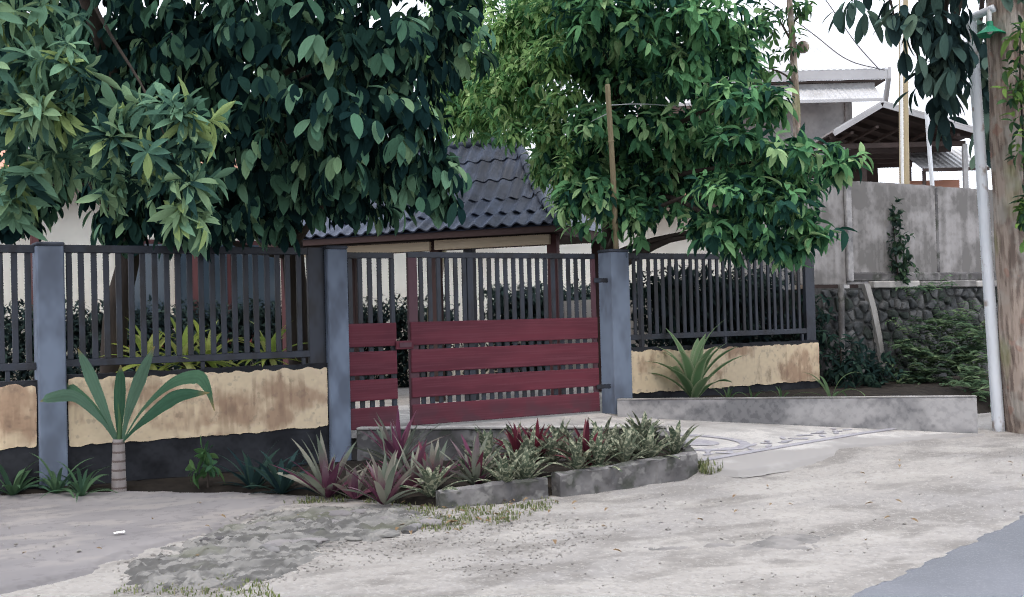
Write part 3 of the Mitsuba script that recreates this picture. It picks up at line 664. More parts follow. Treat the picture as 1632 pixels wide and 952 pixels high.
def gate(x0, x1, n, z1, label, st):
    k = thing('gate_leaf', label, 'gate', GG)
    put(k, 'top_rail', box(x0, x1, -0.022, 0.022, z1 - 0.065, z1), 'mat_fence_metal')
    for a, b, m in st:
        put(k, 'stile', box(a, b, -0.024, 0.024, 0.005, z1 - 0.0655), m)
    d = mikit.ply(box(-0.027, 0.027, -0.012, 0.012, 0.02, z1 - 0.0655, 0.003), 'mat_fence_metal')
    for i in range(n):
        x = x0 + (x1 - x0) * (i + 0.5) / n
        if any(a - 0.03 < x < b + 0.03 for a, b, m in st):
            continue
        put(k, 'bar', d, to_world=T().translate([x, 0, 0]))
    for i, (a, b) in enumerate([(0.0, 0.235), (0.31, 0.535), (0.59, 0.85), (0.90, 1.16)]):
        put(k, 'board', box(x0 + 0.004, x1 - 0.004, -0.052, -0.0245, a + rng.normal(0, .003), b + rng.normal(0, .003), 0.006), 'mat_gate_red')
    return k


gate(-3.325, -2.735, 5, 1.945, 'narrow maroon board gate leaf beside the left gate pillar', [(-2.785, -2.735, 'mat_fence_metal')])
g = gate(-2.565, 0.03, 23, 1.955, 'wide maroon board gate leaf with dark bars above, left of the bamboo pole', [(-2.565, -2.45, 'mat_gate_stile'), (-1.80, -1.72, 'mat_fence_metal'), (-0.02, 0.03, 'mat_gate_stile')])
put(g, 'latch', box(-2.76, -2.54, -0.075, -0.0535, 0.86, 0.955, 0.006), 'mat_gate_red')
for z in (0.30, 1.62):
    put(g, 'hinge', box(-0.02, 0.19, -0.066, -0.0525, z - 0.028, z + 0.028, 0.006), 'mat_fence_metal')
put(g, 'latch_plate', box(-2.72, -2.57, -0.083, -0.0755, 0.88, 0.935, 0.004), 'mat_gate_stile')

# ------------------------------------------------------------------ tiled gazebo behind the gate
gz = thing('gazebo', 'open gazebo with steep dark tiled hip roof behind the gate', 'gazebo')
GO, GU, GN = (0.913, 1.966, 0.0), (0.596, -0.803), (0.803, 0.596)
PROF = [(0.0, 2.54), (0.36, 2.755), (0.68, 3.012), (0.95, 3.345), (1.20, 3.695), (1.44, 4.01)]
LE, DE = 5.20, 2.88           # eave length and depth
pb, pz = np.array(PROF).T


def hipx(b):
    """Where the right hip is at the distance b behind the eave (left of the right corner)."""
    return 1.25 * b / 1.44


def gzf(m):
    return frame(m, GO, GU, GN)


def hip_sheet():
    vs, fs = [], []
    for side in range(4):
        for k in range(5):
            q = []
            for kk, s in ((k, 0), (k, 1), (k + 1, 1), (k + 1, 0)):
                b, z = PROF[kk]
                h = hipx(b)
                c = [(-LE + h, b), (-h, b), (-h, DE - b), (-LE + h, DE - b)]
                p = c[(side + s) % 4]
                q.append((p[0], p[1], z - 0.035))
            fs.append([len(vs), len(vs) + 1, len(vs) + 2, len(vs) + 3])
            vs += q
    return tm(vs, fs)


roof = put(gz, 'roof', gzf(hip_sheet()), 'mat_tile')


def tile_mesh(x0, x1, b0, z0, b1, z1, lip=0.022):
    """An S-shaped tile from its lower edge (b0, z0) to its upper edge, tucked below the next course."""
    n = 9
    s = np.linspace(0, 1, n)
    slope = math.hypot(b1 - b0, z1 - z0)
    nb, nz = -(z1 - z0) / slope, (b1 - b0) / slope
    wave = 0.056 * (0.5 + 0.5 * np.cos(2 * np.pi * (s - 0.30))) ** 1.3
    x = x0 + (x1 - x0) * s
    V = []
    for t, up in ((0.0, -lip), (0.0, 0.0), (0.5, -0.008), (1.06, -0.028)):
        q = wave + 0.012 + up
        V.append(np.stack([x, b0 + (b1 - b0) * t - 0.028 * (t == 0) * (b1 - b0) / slope + nb * q, z0 + (z1 - z0) * t - 0.028 * (t == 0) * (z1 - z0) / slope + nz * q], 1))
    V = np.stack(V, 0).reshape(-1, 3)
    i, j = np.meshgrid(np.arange(3), np.arange(n - 1), indexing='ij')
    return tm(V, np.stack([i * n + j, i * n + j + 1, (i + 1) * n + j + 1, (i + 1) * n + j], -1).reshape(-1, 4))


TW = 0.225
for k in range(5):
    (b0, z0), (b1, z1) = PROF[k], PROF[k + 1]
    ha, hb = hipx(b0), hipx(b1)
    x = -LE + ha * 0.5 + hb * 0.5
    while x < -(ha + hb) / 2 - 0.02:
        xe = min(x + TW, -(ha + hb) / 2)
        put(roof, 'tile', gzf(tile_mesh(x, xe, b0, z0, b1, z1)), 'mat_tile' if rng.random() < 0.6 else 'mat_tile_b', 35)
        x += TW
    # left face of the roof, turned to the camera's left
    y = hipx(b0)
    ya, yb = (b0 + b1) / 2, DE - (b0 + b1) / 2
    y = ya
    while y < yb - 0.02:
        ye = min(y + TW, yb)
        m = tile_mesh(y, ye, hipx(b0), z0, hipx(b1), z1)
        v = np.asarray(m.vertices)
        put(roof, 'tile', gzf(tm(np.stack([-LE + v[:, 1], v[:, 0], v[:, 2]], 1), m.faces[:, ::-1])), 'mat_tile', 35)
        y += TW
# hip and ridge caps, piece by piece
for sx in (0, 1):
    for k in range(5):
        for h in range(2):
            def at(t):
                b = np.interp(t, range(6), pb)
                z = np.interp(t, range(6), pz)
                x = -hipx(b) if sx else -LE + hipx(b)
                return np.array([x, b, z + 0.03])
            put(roof, 'hip_cap', gzf(tube([at(k + h * 0.5 - 0.06), at(k + h * 0.5 + 0.52)], [0.085, 0.070], 10)), 'mat_tile_b', 40)
for i in range(5):
    a = -LE + 1.25 + (LE - 2.5) * i / 5
    put(roof, 'ridge_cap', gzf(tube([(a - 0.02, 1.44, 4.035), (a + (LE - 2.5) / 5 + 0.02, 1.44, 4.045)], [0.075, 0.085], 10)), 'mat_tile_b', 40)
put(gz, 'fascia', gzf(box(-LE + 0.02, -0.02, 0.02, 0.06, 2.41, 2.515)), 'mat_fascia')
put(gz, 'fascia', gzf(box(-LE + 0.02, -LE + 0.06, 0.065, DE - 0.05, 2.36, 2.515)), 'mat_fascia')
put(gz, 'fascia', gzf(box(-0.06, -0.02, 0.065, DE - 0.05, 2.36, 2.515)), 'mat_fascia')
put(gz, 'beam', gzf(box(-2.16, -0.30, 0.22, 0.30, 2.255, 2.40)), 'mat_cream_wood')
put(gz, 'beam', gzf(box(-LE + 0.25, -2.24, 0.22, 0.30, 2.25, 2.385)), 'mat_cream_wood')
put(gz, 'ceiling', gzf(box(-LE + 0.08, -0.08, 0.31, DE - 0.08, 2.41, 2.44)), 'mat_dark_wood')
for x, y, m in ((-0.30, 0.40, 'mat_column_red'), (-2.20, 0.36, 'mat_fascia'), (-LE + 0.3, 0.40, 'mat_column_red'), (-0.30, DE - 0.35, 'mat_fascia'), (-LE + 0.3, DE - 0.35, 'mat_fascia'), (-1.72, 0.55, 'mat_fence_metal')):
    put(gz, 'column', gzf(box(x - 0.075, x + 0.075, y - 0.075, y + 0.075, -0.05, 2.405, 0.008)), m)

# ------------------------------------------------------------------ cream house in the yard
h = thing('yard_house', 'cream house with terracotta roof mostly hidden behind the fence trees', 'house')
put(h, 'wall', box(-9.5, 10.6, 9.0, 9.2, -0.06, 3.75), 'mat_cream')
put(h, 'wall', box(-9.5, -9.3, 9.201, 15, -0.06, 3.75), 'mat_cream')
put(h, 'wall', box(10.4, 10.6, 9.201, 15, -0.06, 3.75), 'mat_cream')
ro = put(h, 'roof', tm([(-10.2, 8.3, 3.72), (11.2, 8.3, 3.72), (8.5, 12, 4.7), (-7.5, 12, 4.7), (11.2, 15.7, 3.72), (-10.2, 15.7, 3.72)], [(0, 1, 2), (0, 2, 3), (1, 4, 2), (4, 5, 3), (4, 3, 2), (5, 0, 3)]), 'mat_terracotta')
put(ro, 'fascia', box(-10.2, 11.2, 8.26, 8.30, 3.56, 3.73), 'mat_fascia')
for x, hw in ((-8.4, 0.55), (-3.30, 0.45), (-1.75, 0.98)):
    wdw = put(h, 'window', box(x - hw, x + hw, 8.95, 8.998, 0.95, 2.75), 'mat_column_red')
    for s in (-hw / 2, hw / 2):
        put(wdw, 'pane', box(x + s - hw / 2 + 0.04, x + s + hw / 2 - 0.04, 8.93, 8.949, 1.03, 2.67), 'mat_glass_dark')
    put(wdw, 'sill', box(x - hw - 0.1, x + hw + 0.1, 8.86, 8.998, 0.84, 0.945), 'mat_pink')
for x in (-5.15, -2.55, -0.35):
    put(h, 'porch_column', box(x - 0.07, x + 0.07, 8.30, 8.44, -0.06, 3.56), 'mat_column_red')

# ------------------------------------------------------------------ neighbour: stone base wall, concrete wall, houses up the slope
sw = thing('stone_wall', 'dark rubble stone retaining wall with pale mortar coping below the concrete wall', 'wall')
put(sw, 'mortar', box(4.25, 11.5, 0.30, 0.55, -0.4, 1.50), 'mat_mortar')
put(sw, 'return_wall', box(4.05, 4.249, 0.30, 3.6, -0.4, 1.5), 'mat_mortar')
x = 5.38
for k, L in enumerate((1.05, 0.75, 0.62, 0.9, 1.4)):
    put(sw, 'coping', box(x, x + L - 0.012, 0.235, 0.56, 1.50 + rng.normal(0, .008), 1.60 + rng.normal(0, .012), 0.015), 'mat_drive' if k in (0, 3) else 'mat_concrete_wall')
    x += L
bp = [(5.14, 1.57), (5.27, 1.57), (5.41, 1.18), (5.50, 0.78), (5.60, 0.25), (5.50, 0.25), (5.38, 0.80), (5.28, 1.18)]
put(sw, 'mortar_band', wall_poly(Polygon(bp).buffer(-0.006).segmentize(0.1), 0.225, 0.31), 'mat_drive', label='pale leaning mortar band down the wall')


def voronoi_cells(x0, x1, z0, z1, s, seed):
    g = np.random.default_rng(seed)
    nx, nz = int((x1 - x0) / s), int((z1 - z0) / (s * 0.85))
    pts = [((i + 0.5 + 0.5 * (j % 2)) * (x1 - x0) / nx + x0 + g.normal(0, s * 0.30), (j + 0.5) * (z1 - z0) / nz + z0 + g.normal(0, s * 0.26)) for i in range(-1, nx + 1) for j in range(-1, nz + 1)]
    reg = shapely.voronoi_polygons(shapely.MultiPoint(pts))
    win = shapely.box(x0, z0, x1, z1)
    return [c.intersection(win) for c in reg.geoms if c.intersection(win).area > 0.005]


def stone_mesh(poly, y, proud, g):
    p = poly.buffer(-0.014)
    if p.is_empty or p.geom_type != 'Polygon':
        return None
    p = p.buffer(-0.018).buffer(0.018, 2)
    if p.is_empty or p.geom_type != 'Polygon':
        return None
    p = p.simplify(0.006)
    c = np.array(p.exterior.coords)[:-1]
    if shapely.LinearRing(c).is_ccw:
        c = c[::-1]
    m = c.mean(0)
    n = len(c)
    R = [np.column_stack([c[:, 0], np.full(n, y + 0.02), c[:, 1]])]
    for k, d in ((0.97, 0.35), (0.80, 0.85)):
        q = m + (c - m) * k
        R.append(np.column_stack([q[:, 0], y - proud * d + g.normal(0, 0.006, n), q[:, 1]]))
    V = np.vstack(R + [[[m[0], y - proud, m[1]]]])
    f = []
    for r in range(2):
        for i in range(n):
            j = (i + 1) % n
            f += [[r * n + i, r * n + j, (r + 1) * n + j], [r * n + i, (r + 1) * n + j, (r + 1) * n + i]]
    f += [[2 * n + i, 2 * n + (i + 1) % n, 3 * n] for i in range(n)]
    return tm(V, np.array(f)[:, ::-1])


g = np.random.default_rng(5)
for c in voronoi_cells(4.30, 9.3, -0.05, 1.49, 0.185, 9):
    m = stone_mesh(c, 0.30, float(g.uniform(0.015, 0.06)), g)
    if m is not None:
        put(sw, 'stone', m, STONES[int(g.choice(3, p=[0.45, 0.33, 0.22]))], 50)

cw = thing('concrete_wall', 'weathered grey concrete panel wall on top of the stone retaining wall', 'wall')
edges = [3.95, 4.92, 7.02, 9.2, 11.5]
for k in range(4):
    put(cw, 'panel', wall_poly(ragged(edges[k] + 0.012, edges[k + 1] - 0.012, 1.56, 3.13 - 0.01 * k, (0.003, 0.012, 0), 0.01, 200 + k), 0.36, 0.50), 'mat_concrete_wall')
put(cw, 'footing', box(4.95, 11.5, 0.335, 0.52, 1.60, 1.74, 0.02), 'mat_concrete_dark')
put(cw, 'pilaster', box(4.905, 5.025, 0.30, 0.358, 1.60, 3.10, 0.012), 'mat_concrete')
for x in (7.02,):
    put(cw, 'joint_post', box(x - 0.035, x + 0.035, 0.350, 0.50, 1.745, 3.10, 0.01), 'mat_concrete_dark')


def corrugated(w, d, z0, z1, pitch=0.15, amp=0.022):
    """A ribbed roof sheet, w wide, rising from (0, z0) to (d, z1)."""
    n = int(w / pitch) * 6
    x = np.linspace(0, w, n + 1)
    ph = (x / pitch) % 1
    r = amp * np.clip(1.6 - np.abs(ph - 0.5) * 6, 0, 1)
    V = []
    for y, z, dz in ((0, z0, -0.012), (0, z0, 0), (d, z1, 0), (d, z1, -0.012)):
        V.append(np.stack([x, np.full(n + 1, y), z + dz + r], 1))
    V = np.stack(V, 0).reshape(-1, 3)
    m = n + 1
    i, j = np.meshgrid(np.arange(3), np.arange(n), indexing='ij')
    f = np.stack([i * m + j, i * m + j + 1, (i + 1) * m + j + 1, (i + 1) * m + j], -1).reshape(-1, 4)
    return tm(V, f)


hu, hn = (0.853, -0.52), (0.52, 0.853)
HO = (14.14, 7.24, 0.0)
uh = thing('white_house', 'grey walled house with white ribbed metal roof, highest building behind the concrete wall', 'house')
HF = lambda m: frame(m, HO, hu, hn)
put(uh, 'wall', HF(box(-6.0, -0.62, 0.9, 1.05, 1.4, 6.75)), 'mat_wall_grey')
put(uh, 'wall', HF(box(-0.77, -0.62, 1.055, 7, 1.4, 6.75)), 'mat_wall_grey')
put(uh, 'pilaster', HF(box(-0.80, -0.62, 0.84, 0.898, 1.4, 6.5)), 'mat_concrete_wall')
put(uh, 'roof', HF(tm(np.asarray(corrugated(6.4, 4.0, 7.06, 8.9).vertices) - [6.38, 0, 0], corrugated(6.4, 4.0, 7.06, 8.9).faces)), 'mat_roof_white', label='upper white ribbed roof sheet')
put(uh, 'fascia', HF(box(-6.38, 0.02, 0.01, 0.05, 6.80, 7.05)), 'mat_roof_grey')
aw = corrugated(6.1, 0.62, 6.24, 6.62)
put(uh, 'soffit', HF(box(-6.36, -0.02, 0.06, 0.895, 6.76, 6.80)), 'mat_dark_wood')
put(uh, 'awning_back', HF(box(-6.34, -0.24, 0.205, 0.23, 6.40, 6.755)), 'mat_wall_grey')
put(uh, 'awning', HF(tm(np.asarray(aw.vertices) - [6.34, 0.42, 0], aw.faces)), 'mat_roof_white')
put(uh, 'awning_edge', HF(box(-6.34, -0.24, -0.44, -0.42, 6.17, 6.25)), 'mat_roof_grey')
bb = tm([(0.03, 0.0, 7.08), (0.03, 0.0, 6.80), (0.30, 1.3, 6.2), (0.30, 1.3, 6.5), (0.10, 0.0, 7.08), (0.10, 0.0, 6.80), (0.40, 1.3, 6.2), (0.40, 1.3, 6.5)],
        [(0, 1, 2, 3), (7, 6, 5, 4), (4, 5, 1, 0), (3, 2, 6, 7), (0, 3, 7, 4), (1, 5, 6, 2)])
put(uh, 'bargeboard', HF(bb), 'mat_roof_grey')

su = np.array([0.846, -0.533])
sn = np.array([0.533, 0.846])
SO = (9.971, 3.97, 0.0)
sh = thing('open_shed', 'open gabled shed with dark timber rafters and pale metal roof above the concrete wall', 'shed')
SF = lambda m: frame(m, SO, su, sn)


def slope_sheet(xa, za, xb, zb, y0, y1, th):
    d = np.array([xb - xa, zb - za])
    n = np.array([-d[1], d[0]]) / np.hypot(*d)
    if n[1] < 0:
        n = -n
    q = [(xa, za), (xb, zb), (xb + n[0] * th, zb + n[1] * th), (xa + n[0] * th, za + n[1] * th)]
    return wall_poly(Polygon(q), y0, y1)


put(sh, 'roof', SF(slope_sheet(-0.96, 4.73, 0.0, 5.27, -0.25, 4.5, 0.035)), 'mat_roof_white')
put(sh, 'roof', SF(slope_sheet(0.005, 5.275, 1.95, 4.66, -0.25, 4.5, 0.035)), 'mat_roof_white')
put(sh, 'lining', SF(slope_sheet(-0.94, 4.705, -0.002, 5.235, -0.2, 4.45, 0.02)), 'mat_dark_wood')
put(sh, 'lining', SF(slope_sheet(0.004, 5.24, 1.93, 4.633, -0.2, 4.45, 0.02)), 'mat_dark_wood')
put(sh, 'bargeboard', SF(slope_sheet(-0.96, 4.63, 0.0, 5.17, -0.28, -0.252, 0.09)), 'mat_roof_grey')
put(sh, 'bargeboard', SF(slope_sheet(0.0, 5.17, 1.95, 4.55, -0.28, -0.252, 0.09)), 'mat_roof_grey')
for y in (0.1, 0.9, 1.7, 2.5, 3.3):
    put(sh, 'rafter', SF(slope_sheet(-0.93, 4.62, 0.0, 5.15, y, y + 0.07, 0.09)), 'mat_dark_wood')
    put(sh, 'rafter', SF(slope_sheet(0.0, 5.15, 1.9, 4.55, y, y + 0.07, 0.09)), 'mat_dark_wood')
    put(sh, 'tie_beam', SF(box(-0.85, 1.75, y, y + 0.07, 4.42, 4.52)), 'mat_dark_wood')
for x in (-0.6, -0.1, 0.45, 1.0, 1.5):
    put(sh, 'purlin', SF(box(x - 0.03, x + 0.03, -0.2, 4.4, 4.83 - 0.2 * abs(x - 0.2), 4.88 - 0.2 * abs(x - 0.2))), 'mat_dark_wood')
for x, y in ((-0.72, 0.05), (-0.2, 0.4), (1.72, 0.05), (-0.72, 3.4), (1.72, 3.4)):
    put(sh, 'post', SF(box(x - 0.045, x + 0.045, y, y + 0.09, 1.4, 4.45)), 'mat_wall_grey' if y < 0.1 else 'mat_dark_wood')
put(sh, 'back_wall', SF(box(-0.9, 0.75, 2.6, 2.66, 1.4, 4.4)), 'mat_dark_wood')

lr = thing('lean_to_roof', 'small pale metal lean-to roof under the right side of the shed', 'roof')
LF = lambda m: frame(m, (10.95, 3.75, 0), su, sn)
put(lr, 'sheet', LF(tm(np.asarray(corrugated(1.35, 1.5, 4.0, 4.62, 0.12).vertices), corrugated(1.35, 1.5, 4.0, 4.62, 0.12).faces)), 'mat_roof_white')
put(lr, 'edge', LF(box(0, 1.35, -0.03, -0.004, 3.94, 4.01)), 'mat_dark_wood')
for x in (0.05, 1.28):
    put(lr, 'post', LF(box(x - 0.03, x + 0.03, 0.02, 0.08, 1.4, 3.97)), 'mat_dark_wood')
put(lr, 'wall', LF(box(0.1, 1.2, 1.2, 1.26, 1.4, 3.9)), 'mat_terracotta')

# ------------------------------------------------------------------ poles and wires
lp = thing('street_lamp', 'pale galvanised lamp pole with a green cone shade beside the thick trunk', 'street lamp')
put(lp, 'pole', tube(LAMP_POLE[:7], [0.070, 0.066, 0.063, 0.061, 0.060, 0.060, 0.060], 14, 40), 'mat_galvanised', True)
put(lp, 'arm', tube([LAMP_POLE[6], LAMP_POLE[7], LAMP_POLE[8]], [0.050, 0.046, 0.044], 12, 14), 'mat_galvanised', True)
a, b, c = (np.array(p) for p in LAMP_SHADE)
prof = [(0.012, 0.0), (0.02, -0.02), (0.036, -0.028), (0.036, -0.075), (0.05, -0.085), (0.085, -0.115), (0.16, -0.165), (0.163, -0.172), (0.155, -0.166), (0.07, -0.115), (0.0, -0.10)]
sm = trimesh.creation.revolve(np.array(prof)[::-1], sections=28)
sm.apply_translation(b + [0, 0, 0.035])
put(lp, 'shade', sm, 'mat_green_shade', 40)
put(lp, 'socket', tube([b + [0, 0, 0.012], b + [0, 0, 0.14]], 0.026, 10), 'mat_white_plastic', True)
bulb = trimesh.creation.icosphere(2, 0.032)
bulb.apply_translation(b + [0, 0, -0.10])
put(lp, 'bulb', bulb, 'mat_white_plastic', True)

k = thing('bamboo_pole', 'thin bamboo pole leaning above the right gate pillar', 'pole')
put(k, 'cane', tube([(0.56, 0.24, 0.0)] + BAMBOO_POLE, [0.038, 0.037, 0.036, 0.034, 0.03], 10, 40, 0.05, 4), 'mat_bamboo', True)
for t in (0.3, 0.5, 0.68, 0.84):
    p = spline([(0.56, 0.24, 0.0)] + BAMBOO_POLE, 100)[int(t * 100)]
    put(k, 'node', tube([p - [0, 0, 0.012], p, p + [0, 0, 0.012]], [0.034, 0.041, 0.034], 10), 'mat_bamboo', True)
k = put(None, 'wire', tube(WIRES_A, 0.006, 6, 14), 'mat_wire_pale', True)
labels[k] = {'label': 'pale wire running right from the bamboo pole into the green tree', 'category': 'wire'}
COUNT['wire'] = 1
k = put(None, 'wire', tube(WIRES_B, 0.006, 6, 14), 'mat_wire_pale', True)
labels[k] = {'label': 'pale wire running from the bamboo pole down to the gazebo roof', 'category': 'wire'}
for p, t in ((SKY_WIRE, 'dark wire dropping to the metal roof edge, lower of two'), (SKY_WIRE2, 'dark wire against the sky above the metal roof, upper of two')):
    k = put(None, 'wire', tube([np.array(p[0]) - (np.array(p[1]) - np.array(p[0])) * 2.0] + list(p), 0.012, 6, 20), 'mat_wire', True)
    labels[k] = {'label': t, 'category': 'wire'}
k = thing('wooden_post', 'tall pale yellow timber post rising behind the concrete wall', 'post')
put(k, 'shaft', tube([np.array(YELLOW_POST[0]) - [0, 0, 1.4]] + YELLOW_POST, [0.085, 0.082, 0.076, 0.07], 12, 30, 0.03, 8), 'mat_bamboo', True)
put(k, 'conduit', tube([np.array(YELLOW_POST[0]) + [-0.085, -0.03, 0.0], np.array(YELLOW_POST[1]) + [-0.085, -0.03, 0], np.array(YELLOW_POST[2]) + [-0.08, -0.03, 0]], 0.025, 8, 12), 'mat_white_plastic', True)
k = thing('thin_pipe', 'thin grey pipe standing behind the concrete wall below the shed roof', 'pipe')
put(k, 'pipe', tube([np.array(WHITE_PIPE[0]) - [0, 0, 1.4]] + WHITE_PIPE, 0.036, 10, 12), 'mat_galvanised', True)
k = thing('drain_pipe', 'dark upright pipe in the gap between the right railing and the stone wall', 'pipe')
put(k, 'pipe', tube([(4.55, 0.16, 0.0), (4.56, 0.16, 0.9), (4.58, 0.16, 1.55)], 0.045, 12), 'mat_concrete_dark', True)
put(k, 'bracket', box(4.50, 4.64, 0.19, 0.26, 1.02, 1.09), 'mat_fence_metal')

# ------------------------------------------------------------------ foliage


def unit(a):
    return a / (np.linalg.norm(a, axis=-1, keepdims=True) + 1e-12)


def leaf_shape(widest=0.45, droop=0.25, fold=0.12, st=6, ripple=0.0, power=0.85):
    """A leaf of length 1 and width 1 along +x, folded along its midrib, its tip drooping."""
    s = np.linspace(0, 1, st)
    w = np.sin(np.pi * s ** (math.log(0.5) / math.log(widest))) ** power
    w[0] = w[-1] = 0.03
    z = -droop * s**1.8
    V = []
    for k, e in enumerate((-0.5, 0.0, 0.5)):
        V.append(np.stack([s, e * w, z + fold * abs(e) * 2 * w * 0.5 + ripple * np.sin(9 * s + 2 * e)], 1))
    V = np.stack(V, 1).reshape(-1, 3)
    f = []
    for i in range(st - 1):
        for j in range(2):
            a = i * 3 + j
            f += [[a, a + 3, a + 4], [a, a + 4, a + 1]]
    return V, np.array(f)


SHAPES = {
    'oval': [leaf_shape(0.54, 0.18, 0.16, 7, 0, 0.55), leaf_shape(0.50, 0.34, 0.10, 7, 0, 0.6)],
    'lance': [leaf_shape(0.60, 0.22, 0.16), leaf_shape(0.55, 0.40, 0.12)],
    'curl': [leaf_shape(0.46, 0.55, 0.22, 6, 0, 0.7), leaf_shape(0.48, 0.32, 0.14, 6, 0, 0.7)],
    'small': [leaf_shape(0.45, 0.25, 0.15, 4), leaf_shape(0.45, 0.4, 0.1, 4)],
    'feather': [leaf_shape(0.40, 0.5, 0.05, 5), leaf_shape(0.45, 0.3, 0.05, 5)],
}


def grow(cl, per, area, style, length, width, g, shell=0.45):
    """Leaf frames for a list of clumps (x, y, z, horizontal and vertical radius, density): position, axis, normal, size."""
    Ps, As, Ns, Ss, sid = [], [], [], [], 0
    for cx, cy, cz, rh, rv, dens in cl:
        c = np.array([cx, cy, cz])
        n = max(int(per * dens * math.pi * rh * rv / area), 6)
        k = {'hang': 4, 'rosette': 10, 'spray': 6, 'bush': 3, 'frond': 12}[style]
        m = max(n // k, 2)
        u = unit(g.normal(size=(m, 3)))
        if style == 'spray':      # sprigs turn to the light: fewer on a clump's underside
            u[:, 2] = np.where((u[:, 2] < -0.25) & (g.random(m) < 0.6), -u[:, 2], u[:, 2])
        r = np.where(g.random(m) < shell, g.uniform(0.88, 1.12, m), g.uniform(0.15, 0.74, m))
        R = np.array([rh, rh, rv])
        tip = c + u * r[:, None] * R
        # lumps: pull tips together so that the crown breaks into sprigs with gaps
        tip += 0.10 * rh * (np.stack([meshkit.noise(tip * 4 + s * 9.1, 3) for s in range(3)], -1) - 0.5) * 2
        out = unit(u * [1, 1, 0.8] + g.normal(0, 0.25, (m, 3)))
        tw = np.repeat(out, k, 0)
        ph = np.tile(np.arange(k) * 2.39996, m) + np.repeat(g.uniform(0, 6.28, m), k)
        ref = np.where(np.abs(tw[:, 2:]) < 0.9, [0, 0, 1.0], [1.0, 0, 0])
        e1 = unit(np.cross(tw, ref))
        e2 = np.cross(tw, e1)
        side = np.cos(ph)[:, None] * e1 + np.sin(ph)[:, None] * e2
        j = np.tile(np.arange(k) / k, m)[:, None]
        down = np.array([0, 0, -1.0])
        N0 = g.normal(0, 0.22, (m * k, 3))
        if style == 'hang':
            A = unit(0.45 * tw + 0.45 * side + 0.95 * down + N0 * 1.3)
            P = np.repeat(tip, k, 0) - tw * (j * 0.10) + side * 0.02
            N = tw + 0.4 * side + [0, 0, 0.35] + N0
        elif style == 'rosette':
            A = unit(0.42 * tw + 0.95 * side + 0.28 * down + N0 * 0.6)
            P = np.repeat(tip, k, 0) - tw * (j * 0.07)
            N = 0.8 * tw + [0, 0, 0.7] + N0 * 0.6
        elif style == 'spray':
            A = unit(0.55 * tw + 0.70 * side + 0.50 * down + N0)
            P = np.repeat(tip, k, 0) - tw * (j * 0.16) + side * 0.015
            N = 0.7 * tw + [0, 0, 0.8] + N0
        elif style == 'frond':
            spread = unit(np.repeat(unit(u * [1, 1, 0.2] + [0, 0, 0.5]), k, 0))
            P = np.repeat(tip, k, 0) + spread * (j - 0.5) * 0.24 + [0, 0, -0.14] * (j - 0.3) ** 2
            A = unit(np.where((np.arange(m * k) % 2)[:, None] == 0, 1, -1) * unit(np.cross(spread, [0, 0, 1.0])) + 0.5 * spread + N0 * 0.5)
            N = np.array([0, 0, 1.0]) + 0.3 * tw + N0
        else:
            A = unit(0.7 * tw + 0.8 * side + 0.1 * down + N0 * 1.6)
            P = np.repeat(tip, k, 0) - tw * (j * 0.05)
            N = 0.6 * tw + [0, 0, 0.8] + N0
        Ps.append(P)
        Ss.append(sid + np.repeat(np.arange(m), k))
        sid += m
        As.append(A)
        Ns.append(N)
    P, A, N = np.vstack(Ps), np.vstack(As), np.vstack(Ns)
    N = unit(N - A * (N * A).sum(1, keepdims=True))
    Lh = length * np.clip(g.normal(1, 0.26, len(P)), 0.45, 1.6)
    Wd = width * np.clip(g.normal(1, 0.15, len(P)), 0.6, 1.4) * (Lh / length) ** 0.5
    return P, A, N, Lh, Wd, np.concatenate(Ss)


RIGHT = unit(np.cross(FWD, UP))
UPI = np.cross(RIGHT, FWD)


def largest_in_view(P, Lh, Wd, n):
    """The n leaves that show largest in the picture (nearest wins each small cell)."""
    v = P - EYE
    d = v @ FWD
    x, y = v @ RIGHT / d / TANX, v @ UPI / d / TANX
    ok = (np.abs(x) < 1) & (np.abs(y) < 0.583)
    cell = {}
    for i in np.argsort(d):
        if not ok[i]:
            continue
        key = (int((x[i] + 1) * 130), int((y[i] + 1) * 130))
        if key not in cell:
            cell[key] = i
    c = np.array(list(cell.values()), int)
    if len(c) == 0:
        return c
    return c[np.argsort(-(Lh * Wd)[c] / d[c] ** 2)][:n]


def tones(palette, g, n, sprig=None, p=None):
    """Per leaf a tone index and a colour."""
    t = g.choice(len(palette), n, p=p)
    if sprig is not None:      # leaves of one sprig are of one age and mostly share its tone
        own = g.choice(len(palette), int(sprig.max()) + 1, p=p)
        t = np.where(g.random(n) < 0.72, own[sprig], t)
    return t, np.array(palette)[t] * np.clip(g.normal(1, 0.14, (n, 1)), 0.6, 1.5)


